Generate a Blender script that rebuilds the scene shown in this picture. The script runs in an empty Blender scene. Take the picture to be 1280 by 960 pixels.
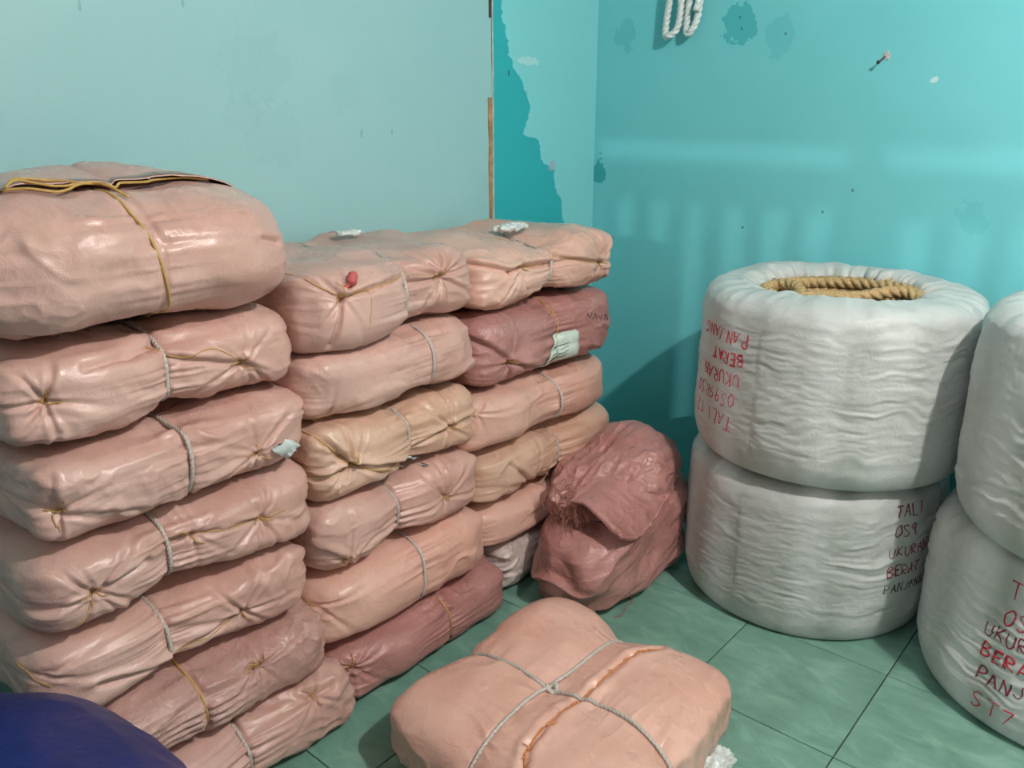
import bpy, math, random
import numpy as np
from mathutils import Vector, Matrix
from mathutils.bvhtree import BVHTree

PI = math.pi
scene = bpy.context.scene
COL = scene.collection
random.seed(7)

# ------------------------------------------------------------------ camera
FPX, PITCH, YAW, EYE = 1039.0, math.radians(18.0), math.radians(40.5), 1.456
cam_data = bpy.data.cameras.new('camera')
cam_data.sensor_width = 36.0
cam_data.lens = 36.0 * FPX / 1280.0
cam_data.clip_start = 0.02
cam = bpy.data.objects.new('camera', cam_data)
COL.objects.link(cam)
cam.location = (0, 0, EYE)
cam.rotation_euler = (PI / 2 - PITCH, 0, YAW)
scene.camera = cam

# ------------------------------------------------------------------ world, lamps, exposure
world = bpy.data.worlds.new('world')
scene.world = world
world.use_nodes = True
world.node_tree.nodes['Background'].inputs[0].default_value = (0.62, 0.78, 0.95, 1)
world.node_tree.nodes['Background'].inputs[1].default_value = 0.3

def lamp(name, kind, loc, power, color, **kw):
    d = bpy.data.lights.new(name, kind)
    d.energy = power
    d.color = color
    for k, v in kw.items():
        setattr(d, k, v)
    o = bpy.data.objects.new(name, d)
    o.location = loc
    COL.objects.link(o)
    return o

LAMP = (0.62, 1.22, 2.66)
lamp('bulb_light', 'POINT', LAMP, 122, (1.0, 0.975, 0.94), shadow_soft_size=0.035)
# porch lamp outside the barred window: faint bar pattern on the far wall
lamp('bar_pattern_light', 'POINT', (-0.30, -3.40, 2.20), 140, (0.95, 0.98, 1.0), shadow_soft_size=0.012)
# soft fill added behind the camera, stands for no known fixture
a = lamp('fill_light', 'AREA', (0.1, -0.9, 2.66), 5, (0.95, 0.98, 1.0), size=1.1)
a.data.shape = 'RECTANGLE'; a.data.size_y = 0.12

scene.view_settings.view_transform = 'Standard'
scene.view_settings.look = 'None'
scene.view_settings.exposure = 0.42
scene.view_settings.gamma = 1.0
scene.view_settings.use_curve_mapping = False

# ------------------------------------------------------------------ pixel helpers (points in the room from photo coordinates)
_fw = np.array([-math.sin(YAW), math.cos(YAW), 0]); _rt = np.array([math.cos(YAW), math.sin(YAW), 0])
_F = math.cos(PITCH) * _fw + np.array([0, 0, -math.sin(PITCH)])
_U = math.sin(PITCH) * _fw + np.array([0, 0, math.cos(PITCH)])
_C = np.array([0, 0, EYE])
def ray(px, py): return (px - 640) / FPX * _rt + (480 - py) / FPX * _U + _F
def at_x(px, py, X):
    d = ray(px, py); return _C + d * X / d[0]
def at_y(px, py, Y):
    d = ray(px, py); return _C + d * Y / d[1]
def at_z(px, py, z):
    d = ray(px, py); return _C + d * (z - EYE) / d[2]

# ------------------------------------------------------------------ numpy noise
def vnoise(p, seed=0):
    p = np.asarray(p, float)
    i = np.floor(p).astype(np.int64)
    f = p - i
    u = f * f * f * (f * (f * 6 - 15) + 10)
    def h(ix, iy, iz):
        n = (ix * 73856093) ^ (iy * 19349663) ^ (iz * 83492791) ^ (seed * 2654435 + 1013)
        n = (n ^ (n >> 13)) & 0x7fffffff
        n = (n * 1274126177) & 0x7fffffff
        n = n ^ (n >> 15)
        n = (n * 668265263) & 0x7fffffff
        n = n ^ (n >> 11)
        return (n & 0xffff) / 32767.5 - 1.0
    r = 0
    for dx in (0, 1):
        wx = u[..., 0] if dx else 1 - u[..., 0]
        for dy in (0, 1):
            wy = u[..., 1] if dy else 1 - u[..., 1]
            for dz in (0, 1):
                wz = u[..., 2] if dz else 1 - u[..., 2]
                r = r + wx * wy * wz * h(i[..., 0] + dx, i[..., 1] + dy, i[..., 2] + dz)
    return r
def fbm(p, octs=3, seed=0, gain=0.5):
    a, s, t = 1.0, 0, 0
    for o in range(octs):
        s = s + a * vnoise(np.asarray(p) * (2.03 ** o), seed + o * 17); t += a; a *= gain
    return s / t
def ridged(p, octs=3, seed=0, gain=0.5):
    a, s, t = 1.0, 0, 0
    for o in range(octs):
        s = s + a * (1 - 2 * np.abs(vnoise(np.asarray(p) * (2.03 ** o), seed + o * 17))); t += a; a *= gain
    return s / t
def sstep(a, b, x):
    t = np.clip((x - a) / (b - a), 0, 1); return t * t * (3 - 2 * t)

# ------------------------------------------------------------------ mesh helpers
def mesh_np(name, V, Q, mat=None, smooth=True, mats=None, midx=None):
    V = np.asarray(V, float); Q = np.asarray(Q, np.int64)
    me = bpy.data.meshes.new(name)
    k = Q.shape[1]
    me.vertices.add(len(V)); me.vertices.foreach_set('co', V.astype(np.float32).ravel())
    me.loops.add(Q.size); me.loops.foreach_set('vertex_index', Q.ravel().astype(np.int32))
    me.polygons.add(len(Q)); me.polygons.foreach_set('loop_start', (np.arange(len(Q)) * k).astype(np.int32))
    me.polygons.foreach_set('loop_total', np.full(len(Q), k, np.int32))
    me.polygons.foreach_set('use_smooth', np.full(len(Q), smooth, bool))
    me.update(calc_edges=True)
    if mat: me.materials.append(mat)
    return me
def link(name, data, parent=None, loc=None):
    o = bpy.data.objects.new(name, data)
    COL.objects.link(o)
    if parent: o.parent = parent
    if loc is not None: o.location = loc
    return o
def tag(o, label=None, cat=None, group=None, kind=None):
    if label: o['label'] = label
    if cat: o['category'] = cat
    if group: o['group'] = group
    if kind: o['kind'] = kind
    return o
def empty(name, loc, rz=0):
    o = bpy.data.objects.new(name, None)
    o.empty_display_size = 0.1
    o.location = loc; o.rotation_euler = (0, 0, rz)
    COL.objects.link(o)
    return o
def join(parts):
    Vs, Qs, n = [], [], 0
    for V, Q in parts:
        Vs.append(V); Qs.append(np.asarray(Q) + n); n += len(V)
    return np.concatenate(Vs), np.concatenate(Qs)
def box_vq(x0, x1, y0, y1, z0, z1):
    V = np.array([(x, y, z) for z in (z0, z1) for y in (y0, y1) for x in (x0, x1)], float)
    Q = [(0, 2, 3, 1), (4, 5, 7, 6), (0, 1, 5, 4), (2, 6, 7, 3), (0, 4, 6, 2), (1, 3, 7, 5)]
    return V, np.array(Q)
def box(name, x0, x1, y0, y1, z0, z1, mat, parent=None):
    return link(name, mesh_np(name, *box_vq(x0, x1, y0, y1, z0, z1), mat, smooth=False), parent)

def cube_grid(nx, ny, nz):
    """surface lattice of a cube, welded; returns q in [-1,1]^3 and quads"""
    P, Q = [], []
    def face(fix, val, na, nb, fn, flip):
        base = sum(len(p) for p in P)
        A, B = np.meshgrid(np.arange(na + 1), np.arange(nb + 1), indexing='ij')
        P.append(fn(A.ravel(), B.ravel()))
        i = np.arange(na)[:, None] * (nb + 1) + np.arange(nb)[None, :]
        i = i.ravel() + base
        q = np.stack([i, i + (nb + 1), i + nb + 2, i + 1], 1)
        Q.append(q[:, ::-1] if flip else q)
    c = np.column_stack
    z = lambda a, v: np.full_like(a, v)
    face(0, 0, ny, nz, lambda a, b: c([z(a, 0), a, b]), True)
    face(0, 0, ny, nz, lambda a, b: c([z(a, nx), a, b]), False)
    face(0, 0, nz, nx, lambda a, b: c([b, z(a, 0), a]), True)
    face(0, 0, nz, nx, lambda a, b: c([b, z(a, ny), a]), False)
    face(0, 0, nx, ny, lambda a, b: c([a, b, z(a, 0)]), True)
    face(0, 0, nx, ny, lambda a, b: c([a, b, z(a, nz)]), False)
    P = np.concatenate(P); Q = np.concatenate(Q)
    U, inv = np.unique(P, axis=0, return_inverse=True)
    Q = inv.ravel()[Q]
    q = U / np.array([nx, ny, nz]) * 2 - 1
    return q, Q
def vnormals(V, Q):
    d1 = V[Q[:, 2]] - V[Q[:, 0]]; d2 = V[Q[:, 3]] - V[Q[:, 1]]
    n = np.cross(d1, d2)
    N = np.zeros_like(V)
    for k in range(4): np.add.at(N, Q[:, k], n)
    return N / (np.linalg.norm(N, axis=1, keepdims=True) + 1e-12)

def frames(P, closed):
    n = len(P)
    T = (np.roll(P, -1, 0) - np.roll(P, 1, 0)) if closed else np.gradient(P, axis=0)
    T /= np.linalg.norm(T, axis=1, keepdims=True) + 1e-12
    ref = np.array([0, 0, 1.0]) if abs(T[0][2]) < 0.9 else np.array([1.0, 0, 0])
    A = np.zeros_like(P); a = np.cross(T[0], ref); a /= np.linalg.norm(a)
    for i in range(n):
        a = a - T[i] * (a @ T[i]); a /= np.linalg.norm(a) + 1e-12; A[i] = a
    return T, A, np.cross(T, A)
def resample(P, step, closed=False):
    P = np.asarray(P, float)
    if closed: P = np.vstack([P, P[:1]])
    d = np.r_[0, np.cumsum(np.linalg.norm(np.diff(P, axis=0), axis=1))]
    n = max(3, int(d[-1] / step))
    t = np.linspace(0, d[-1], n + (1 if closed else 0))
    R = np.column_stack([np.interp(t, d, P[:, k]) for k in range(3)])
    return R[:-1] if closed else R
def smooth_path(P, it=2, closed=False):
    P = P.copy()
    for _ in range(it):
        if closed: P = (np.roll(P, 1, 0) + 2 * P + np.roll(P, -1, 0)) / 4
        else: P[1:-1] = (P[:-2] + 2 * P[1:-1] + P[2:]) / 4
    return P
def spline(pts, n=12):
    """catmull-rom through the points"""
    p = np.asarray(pts, float); p = np.vstack([2 * p[0] - p[1], p, 2 * p[-1] - p[-2]])
    out = []
    for i in range(1, len(p) - 2):
        for t in np.linspace(0, 1, n, endpoint=False):
            out.append(0.5 * ((2 * p[i]) + (-p[i-1] + p[i+1]) * t + (2*p[i-1] - 5*p[i] + 4*p[i+1] - p[i+2]) * t*t + (-p[i-1] + 3*p[i] - 3*p[i+1] + p[i+2]) * t**3))
    out.append(p[-2])
    return np.array(out)
def tube(P, r, sides=6, closed=False, lobes=0, pitch=0.03, depth=0.40):
    """tube along P; lobes>0 gives a laid rope with that many strands"""
    P = np.asarray(P, float); n = len(P)
    T, A, B = frames(P, closed)
    s = np.r_[0, np.cumsum(np.linalg.norm(np.diff(P, axis=0), axis=1))]
    th = np.arange(sides) / sides * 2 * PI
    rr = np.broadcast_to(np.asarray(r, float), (n,))
    TH = th[None, :] + np.zeros((n, 1))
    if lobes:
        if closed:
            tot = s[-1] + np.linalg.norm(P[0] - P[-1]); turns = max(1, round(tot / pitch)); tw = s / tot * turns * 2 * PI
        else: tw = s / pitch * 2 * PI
        prof = 1 - depth + depth * np.abs(np.cos(lobes / 2 * (TH - 0) )) * 1.0
        prof = (1 - depth) + depth * np.abs(np.sin(lobes * TH / 2)) ** 0.7
        TH = TH + tw[:, None]
        R = rr[:, None] * prof
    else: R = rr[:, None] + TH * 0
    V = P[:, None, :] + R[..., None] * (np.cos(TH)[..., None] * A[:, None, :] + np.sin(TH)[..., None] * B[:, None, :])
    V = V.reshape(-1, 3)
    m = n if closed else n - 1
    i = np.arange(m)[:, None]; k = np.arange(sides)[None, :]
    i2 = (i + 1) % n; k2 = (k + 1) % sides
    Q = np.stack([i * sides + k, i * sides + k2, i2 * sides + k2, i2 * sides + k], -1).reshape(-1, 4)
    if not closed:   # close the ends
        c0 = len(V); V = np.vstack([V, P[:1], P[-1:]])
        kk = np.arange(sides); k2 = (kk + 1) % sides
        E0 = np.stack([kk * 0 + c0, k2, kk, kk * 0 + c0], 1)
        # quads with a doubled corner are avoided: split to pairs
        E0 = np.array([(c0, (2 * j + 2) % sides, 2 * j + 1, 2 * j) for j in range(sides // 2)])
        o = (n - 1) * sides
        E1 = np.array([(c0 + 1, o + 2 * j, o + 2 * j + 1, o + (2 * j + 2) % sides) for j in range(sides // 2)])
        Q = np.vstack([Q, E0, E1])
    return V, Q
def bvh_of(V, Q): return BVHTree.FromPolygons([tuple(v) for v in V], [tuple(int(i) for i in q) for q in Q])
def cast(bvh, o, d):
    h = bvh.ray_cast(Vector(o), Vector(d))
    if h[0] is None: return None, None
    n = np.array(h[1])
    return np.array(h[0]), (n if n @ np.array(d) < 0 else -n)

# ------------------------------------------------------------------ materials
def nodes(name):
    m = bpy.data.materials.new(name); m.use_nodes = True
    nt = m.node_tree; b = nt.nodes['Principled BSDF']
    return m, nt, b
def N(nt, t, **kw):
    n = nt.nodes.new(t)
    for k, v in kw.items():
        if k.startswith('i_'): n.inputs[k[2:].replace('_', ' ')].default_value = v
        else: setattr(n, k, v)
    return n
def L(nt, a, b): nt.links.new(a, b)
def mixc(nt, fac, a, b, mode='MIX'):
    n = N(nt, 'ShaderNodeMix', data_type='RGBA', blend_type=mode)
    if isinstance(fac, (int, float)): n.inputs[0].default_value = fac
    else: L(nt, fac, n.inputs[0])
    for s, v in ((6, a), (7, b)):
        if isinstance(v, (tuple, list)): n.inputs[s].default_value = (*v[:3], 1)
        else: L(nt, v, n.inputs[s])
    return n.outputs[2]
def ramp(nt, src, stops):
    n = N(nt, 'ShaderNodeValToRGB'); cr = n.color_ramp
    while len(cr.elements) > 1: cr.elements.remove(cr.elements[-1])
    for i, (p, c) in enumerate(stops):
        e = cr.elements[0] if i == 0 else cr.elements.new(p)
        e.position = p; e.color = (*c[:3], 1) if isinstance(c, (tuple, list)) else (c, c, c, 1)
    L(nt, src, n.inputs[0]); return n.outputs[0]
def noise(nt, co, scale, detail=3, rough=0.5, dist=0.0):
    n = N(nt, 'ShaderNodeTexNoise'); n.inputs['Scale'].default_value = scale
    n.inputs['Detail'].default_value = detail; n.inputs['Roughness'].default_value = rough; n.inputs['Distortion'].default_value = dist
    L(nt, co, n.inputs['Vector']); return n.outputs[0]
def bump(nt, h, strength, dist, prev=None):
    n = N(nt, 'ShaderNodeBump'); n.inputs['Strength'].default_value = strength; n.inputs['Distance'].default_value = dist
    L(nt, h, n.inputs['Height'])
    if prev: L(nt, prev, n.inputs['Normal'])
    return n.outputs[0]
def mapping(nt, co, scale=(1, 1, 1), rot=(0, 0, 0)):
    n = N(nt, 'ShaderNodeMapping'); n.inputs['Scale'].default_value = scale; n.inputs['Rotation'].default_value = rot
    L(nt, co, n.inputs[0]); return n.outputs[0]
def mth(nt, op, a, b=None, c=None, clamp=False):
    n = N(nt, 'ShaderNodeMath', operation=op, use_clamp=clamp)
    for i, v in enumerate((a, b, c)):
        if v is None: continue
        if isinstance(v, (int, float)): n.inputs[i].default_value = v
        else: L(nt, v, n.inputs[i])
    return n.outputs[0]

def sack_material(name, base, second, rough=0.31, crumple=0.28, weave=1.0, dirt=0.18, stain=(0.42, 0.27, 0.16)):
    m, nt, b = nodes(name)
    co = N(nt, 'ShaderNodeTexCoord').outputs['Object']
    oi = N(nt, 'ShaderNodeObjectInfo').outputs['Random']
    n1 = noise(nt, co, 5.5, 4, 0.6)
    c = mixc(nt, ramp(nt, n1, [(0.38, 0.0), (0.66, 1.0)]), base, second)
    n2 = noise(nt, co, 14, 5, 0.65)
    c = mixc(nt, mth(nt, 'MULTIPLY', ramp(nt, n2, [(0.56, 0.0), (0.75, 1.0)]), dirt), c, stain)
    # per-bale brightness, a little
    v = mth(nt, 'MULTIPLY_ADD', oi, 0.12, 0.94)
    hs = N(nt, 'ShaderNodeHueSaturation'); L(nt, v, hs.inputs['Value']); L(nt, c, hs.inputs['Color'])
    L(nt, hs.outputs[0], b.inputs['Base Color'])
    rg = ramp(nt, noise(nt, co, 9, 3), [(0.3, rough - 0.1), (0.7, rough + 0.14)])
    L(nt, rg, b.inputs['Roughness'])
    b.inputs['Specular IOR Level'].default_value = 0.5
    # creases: two scales of crumple and the woven tape
    h1 = noise(nt, mapping(nt, co, (1, 1, 1)), 26, 4, 0.55, 1.2)
    h1 = mth(nt, 'ABSOLUTE', mth(nt, 'SUBTRACT', h1, 0.5))
    nb = bump(nt, h1, crumple, 0.010)
    h2 = noise(nt, co, 110, 2, 0.5)
    nb = bump(nt, h2, 0.22, 0.0012, nb)
    w1 = N(nt, 'ShaderNodeTexWave', wave_type='BANDS', bands_direction='Z'); w1.inputs['Scale'].default_value = 120; w1.inputs['Distortion'].default_value = 0.3
    w2 = N(nt, 'ShaderNodeTexWave', wave_type='BANDS', bands_direction='Y'); w2.inputs['Scale'].default_value = 120; w2.inputs['Distortion'].default_value = 0.3
    L(nt, co, w1.inputs[0]); L(nt, co, w2.inputs[0])
    nb = bump(nt, mth(nt, 'ADD', w1.outputs[1], w2.outputs[1]), 0.09 * weave, 0.0008, nb)
    L(nt, nb, b.inputs['Normal'])
    return m

M_PINK = sack_material('pink_woven_sack', (0.60, 0.342, 0.287), (0.68, 0.430, 0.370))
M_PEACH = sack_material('peach_woven_sack', (0.68, 0.375, 0.295), (0.75, 0.46, 0.375), dirt=0.10)
M_TAN = sack_material('tan_stained_sack', (0.61, 0.370, 0.265), (0.69, 0.45, 0.345), dirt=0.5, stain=(0.50, 0.25, 0.12))
M_ROSE = sack_material('dull_rose_sack', (0.41, 0.180, 0.160), (0.49, 0.24, 0.215), crumple=0.7, dirt=0.3, stain=(0.30, 0.14, 0.12))
M_MAUVE = sack_material('brown_rose_sack', (0.47, 0.255, 0.220), (0.54, 0.32, 0.28), crumple=0.7)
M_WHITE = sack_material('white_woven_sack', (0.50, 0.51, 0.495), (0.58, 0.59, 0.57), rough=0.5, crumple=0.25, weave=1.2, dirt=0.45, stain=(0.34, 0.34, 0.32))
M_PALE = sack_material('pale_dirty_sack', (0.60, 0.47, 0.43), (0.68, 0.56, 0.52), crumple=0.8, dirt=0.6, stain=(0.25, 0.16, 0.13))

def plain(name, col, rough=0.5, metal=0.0, var=0.12, scale=60, bstr=0.0):
    m, nt, b = nodes(name)
    co = N(nt, 'ShaderNodeTexCoord').outputs['Object']
    n = noise(nt, co, scale, 3)
    d = tuple(x * (1 - var) for x in col); e = tuple(min(1, x * (1 + var)) for x in col)
    L(nt, ramp(nt, n, [(0.3, d), (0.7, e)]), b.inputs['Base Color'])
    b.inputs['Roughness'].default_value = rough; b.inputs['Metallic'].default_value = metal
    if bstr: L(nt, bump(nt, n, bstr, 0.003), b.inputs['Normal'])
    return m
M_ROPE = plain('white_nylon_rope', (0.56, 0.50, 0.45), 0.5, scale=300)
M_ROPE2 = plain('hanging_white_rope', (0.74, 0.78, 0.76), 0.5, scale=200)
M_TWINE = plain('yellow_twine', (0.55, 0.33, 0.09), 0.5, scale=150)
M_ORANGE = plain('orange_thread', (0.62, 0.24, 0.08), 0.5, scale=150)
M_MANILA = plain('manila_rope', (0.50, 0.34, 0.16), 0.7, var=0.3, scale=140, bstr=0.4)
M_RED = plain('red_marker', (0.50, 0.03, 0.05), 0.6, scale=120, var=0.3)
M_DARKRED = plain('dark_red_marker', (0.22, 0.03, 0.05), 0.6, scale=120, var=0.3)
M_INK = plain('dark_ink', (0.05, 0.045, 0.05), 0.6, scale=120)
M_PAPER = plain('pale_green_paper', (0.60, 0.68, 0.60), 0.6, scale=40, var=0.08)
M_FILM = plain('clear_film_scrap', (0.66, 0.70, 0.68), 0.25, scale=50, var=0.15)
M_BLUEINK = plain('dark_blue_print', (0.06, 0.12, 0.25), 0.4, scale=90)
M_IRON = plain('dark_iron', (0.10, 0.09, 0.09), 0.4, 0.8, scale=200)
M_REDKNOT = plain('red_cloth_knot', (0.50, 0.10, 0.09), 0.6, scale=80)
M_WOOD = plain('raw_wood_strip', (0.42, 0.24, 0.12), 0.7, scale=30, var=0.35)
M_FIBRE = plain('brown_frayed_fibre', (0.36, 0.15, 0.11), 0.6, scale=90)
M_HOLE = plain('dark_opening', (0.05, 0.03, 0.03), 0.9)

# blue tarp
M_BLUE, nt, b = nodes('blue_tarpaulin')
co = N(nt, 'ShaderNodeTexCoord').outputs['Object']
L(nt, ramp(nt, noise(nt, co, 4, 4, 0.6), [(0.3, (0.004, 0.014, 0.095)), (0.7, (0.007, 0.022, 0.155))]), b.inputs['Base Color'])
b.inputs['Roughness'].default_value = 0.42
L(nt, bump(nt, noise(nt, co, 18, 4, 0.6, 0.8), 0.35, 0.01), b.inputs['Normal'])

# green marbled floor tile
M_TILE, nt, b = nodes('green_marbled_tile')
geo = N(nt, 'ShaderNodeNewGeometry').outputs['Position']
oi = N(nt, 'ShaderNodeObjectInfo').outputs['Random']
cmb = N(nt, 'ShaderNodeCombineXYZ'); L(nt, mth(nt, 'MULTIPLY', oi, 37.0), cmb.inputs[2])
ad = N(nt, 'ShaderNodeVectorMath', operation='ADD'); L(nt, geo, ad.inputs[0]); L(nt, cmb.outputs[0], ad.inputs[1])
co = ad.outputs[0]
n1 = noise(nt, mapping(nt, co, (1, 1.9, 1), (0, 0, 0.6)), 7, 6, 0.62, 0.6)
c = ramp(nt, n1, [(0.30, (0.130, 0.265, 0.205)), (0.52, (0.175, 0.340, 0.270)), (0.72, (0.26, 0.45, 0.37))])
n2 = noise(nt, co, 22, 5, 0.7, 1.5)
c = mixc(nt, ramp(nt, n2, [(0.62, 0.0), (0.78, 0.35)]), c, (0.36, 0.60, 0.50))
L(nt, c, b.inputs['Base Color'])
b.inputs['Roughness'].default_value = 0.42
b.inputs['Specular IOR Level'].default_value = 0.3
L(nt, bump(nt, noise(nt, co, 90, 3), 0.05, 0.002), b.inputs['Normal'])
M_GROUT = plain('dark_grout', (0.02, 0.04, 0.035), 0.9)

YW, XW = 2.88, -2.02           # right-hand wall plane, left-hand wall plane
def wall_material(name, light, dark, amt, extra=None):
    m, nt, b = nodes(name)
    geo = N(nt, 'ShaderNodeNewGeometry').outputs['Position']
    n = noise(nt, geo, 1.3, 5, 0.6, 0.4)
    c = mixc(nt, mth(nt, 'MULTIPLY', ramp(nt, n, [(0.35, 0.0), (0.68, 1.0)]), amt), light, dark)
    f = noise(nt, geo, 34, 4, 0.7)
    c = mixc(nt, mth(nt, 'MULTIPLY', ramp(nt, f, [(0.66, 0.0), (0.80, 1.0)]), 0.12), c, tuple(x * 0.6 for x in dark))
    if extra: c = extra(nt, geo, c)
    L(nt, c, b.inputs['Base Color'])
    b.inputs['Roughness'].default_value = 0.48
    nb = bump(nt, noise(nt, geo, 7, 3), 0.15, 0.02)
    nb = bump(nt, noise(nt, geo, 160, 2), 0.10, 0.002, nb)
    L(nt, nb, b.inputs['Normal'])
    return m
def blot(nt, geo, c, pt, r, col, amt, sx=1.0, sz=1.0, nscale=22):
    """paint blotch of its own outline about a wall point"""
    s = N(nt, 'ShaderNodeVectorMath', operation='SUBTRACT'); L(nt, geo, s.inputs[0]); s.inputs[1].default_value = tuple(pt)
    mp = N(nt, 'ShaderNodeVectorMath', operation='MULTIPLY'); L(nt, s.outputs[0], mp.inputs[0]); mp.inputs[1].default_value = (1 / sx, 1 / sx, 1 / sz)
    ln = N(nt, 'ShaderNodeVectorMath', operation='LENGTH'); L(nt, mp.outputs[0], ln.inputs[0])
    nn = noise(nt, geo, nscale, 3, 0.6)
    d = mth(nt, 'ADD', mth(nt, 'DIVIDE', ln.outputs['Value'], r), mth(nt, 'MULTIPLY', mth(nt, 'SUBTRACT', nn, 0.5), 2.2))
    f = ramp(nt, d, [(0.93, amt), (1.0, 0.0)])
    return mixc(nt, f, c, col)
def right_extra(nt, geo, c):
    T = (0.045, 0.43, 0.47)
    c = blot(nt, geo, c, at_y(923, 32, YW), 0.062, T, 0.75)
    c = blot(nt, geo, c, at_y(749, 214, YW), 0.030, (0.03, 0.38, 0.40), 0.9, 1.0, 1.9)
    c = blot(nt, geo, c, at_y(781, 45, YW), 0.045, T, 0.35, 1, 1.3)
    c = blot(nt, geo, c, at_y(975, 45, YW), 0.045, T, 0.25, 1, 1.5)
    c = blot(nt, geo, c, at_y(1215, 275, YW), 0.05, T, 0.2)
    for (x, y) in [(741, 43), (741, 83), (738, 178), (737, 189), (982, 42), (1028, 265), (1066, 238), (928, 284), (925, 22), (927, 36), (742, 90)]:
        c = blot(nt, geo, c, at_y(x, y, YW), 0.0035, (0.03, 0.09, 0.09), 0.7, 1, 1.4, 60)
    c = blot(nt, geo, c, at_y(1168, 100, YW), 0.010, (0.75, 0.85, 0.85), 0.8, 1, 1, 60)
    return c
def strip_extra(nt, geo, c):
    # older, more saturated coat left of a ragged edge
    sx = N(nt, 'ShaderNodeSeparateXYZ'); L(nt, geo, sx.inputs[0])
    pts = [(626, 0), (632, 40), (640, 80), (652, 100), (662, 140), (655, 168), (672, 174), (677, 200), (692, 213), (694, 235), (702, 252), (703, 270), (712, 290)]
    wp = [at_x(x, y, XW) for x, y in pts]
    zs = [p[2] for p in wp]; ys = [p[1] for p in wp]
    z0, z1, y0, y1 = 1.0, 1.9, 2.2, 2.75
    fc = N(nt, 'ShaderNodeFloatCurve'); cv = fc.mapping.curves[0]
    q = sorted([((z - z0) / (z1 - z0), (y - y0) / (y1 - y0)) for z, y in zip(zs, ys)])
    cv.points[0].location = (0, q[0][1] + 0.02); cv.points[1].location = (1, q[-1][1])
    for a_, b_ in q: cv.points.new(a_, b_)
    fc.mapping.update()
    mr = N(nt, 'ShaderNodeMapRange'); mr.inputs[1].default_value = z0; mr.inputs[2].default_value = z1; L(nt, sx.outputs[2], mr.inputs[0])
    L(nt, mr.outputs[0], fc.inputs['Value'])
    ye = mth(nt, 'MULTIPLY_ADD', fc.outputs[0], y1 - y0, y0)
    nn = mth(nt, 'MULTIPLY', mth(nt, 'SUBTRACT', noise(nt, geo, 45, 3, 0.6), 0.5), 0.05)
    d = mth(nt, 'SUBTRACT', mth(nt, 'ADD', ye, nn), sx.outputs[1])
    f = ramp(nt, mth(nt, 'MULTIPLY_ADD', d, 100, 0.5, clamp=True), [(0.4, 0.0), (0.6, 0.92)])
    c = mixc(nt, f, c, (0.012, 0.41, 0.45))
    c = blot(nt, geo, c, at_x(660, 76, XW), 0.02, (0.62, 0.80, 0.80), 0.55, 3.2, 0.7, 60)
    c = blot(nt, geo, c, at_x(690, 207, XW), 0.016, (0.50, 0.38, 0.47), 0.55, 1.4, 1.2, 60)
    c = blot(nt, geo, c, at_x(636, 91, XW), 0.005, (0.02, 0.12, 0.12), 0.8, 1, 2.5, 60)
    return c
def board_extra(nt, geo, c):
    for (x, y, r) in [(322, 85, 0.09), (305, 145, 0.05), (345, 170, 0.08), (430, 115, 0.05)]:
        c = blot(nt, geo, c, at_x(x, y, XW + 0.02), r, (0.20, 0.42, 0.42), 0.10, 1.2, 1, 30)
    for (x, y) in [(452, 167), (490, 165), (100, 8), (228, 3)]:
        c = blot(nt, geo, c, at_x(x, y, XW + 0.02), 0.004, (0.10, 0.25, 0.25), 0.4, 1, 3, 60)
    return c
M_WR = wall_material('turquoise_wall_paint', (0.205, 0.660, 0.700), (0.170, 0.600, 0.640), 0.7, right_extra)
M_WL = wall_material('turquoise_strip_paint', (0.255, 0.680, 0.710), (0.225, 0.640, 0.670), 0.6, strip_extra)
M_WB = wall_material('pale_turquoise_board_paint', (0.350, 0.580, 0.590), (0.300, 0.545, 0.560), 0.8, board_extra)
M_CEIL = plain('white_ceiling_paint', (0.50, 0.47, 0.44), 0.8, scale=4, var=0.03)

# ------------------------------------------------------------------ room
XR, YB, ZC = 1.75, -1.55, 2.75
floor = box('floor', XW - 0.1, XR + 0.1, YB - 0.1, YW + 0.1, -0.08, -0.004, M_GROUT); tag(floor, kind='structure')
ceil = box('ceiling', XW - 0.1, XR + 0.1, YB - 0.1, YW + 0.1, ZC, ZC + 0.1, M_CEIL); tag(ceil, kind='structure')
tag(box('wall_right', XW - 0.1, XR + 0.1, YW, YW + 0.1, -0.004, ZC, M_WR), kind='structure')
tag(box('wall_left', XW - 0.1, XW, YB, YW, -0.004, ZC, M_WL), kind='structure')
M_OFF0 = plain('grey_plaster', (0.40, 0.38, 0.36), 0.8, scale=4, var=0.05)
tag(box('wall_near', XR, XR + 0.1, YB, YW, -0.004, ZC, M_OFF0), kind='structure')
# back wall with a barred window opening (behind the camera)
WX0, WX1, WZ0, WZ1 = -0.80, -0.20, 1.35, 1.965
M_OFF = plain('grey_plaster', (0.42, 0.40, 0.38), 0.8, scale=4, var=0.05)
bw = join([box_vq(XW - 0.1, WX0, YB - 0.1, YB, -0.004, ZC), box_vq(WX1, XR + 0.1, YB - 0.1, YB, -0.004, ZC),
           box_vq(WX0, WX1, YB - 0.1, YB, -0.004, WZ0), box_vq(WX0, WX1, YB - 0.1, YB, WZ1, ZC)])
tag(link('wall_back', mesh_np('wall_back', *bw, M_OFF, smooth=False)), kind='structure')
win = empty('window_1', ((WX0 + WX1) / 2, YB, WZ0)); tag(win, kind='structure')
cx = (WX0 + WX1) / 2
for k in range(13):
    x = WX0 - cx + 0.03 + k * 0.045
    link('window_bar', mesh_np('window_bar', *box_vq(x - 0.009, x + 0.009, -0.06, -0.04, 0, 0.545), M_WOOD, smooth=False), win)
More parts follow.
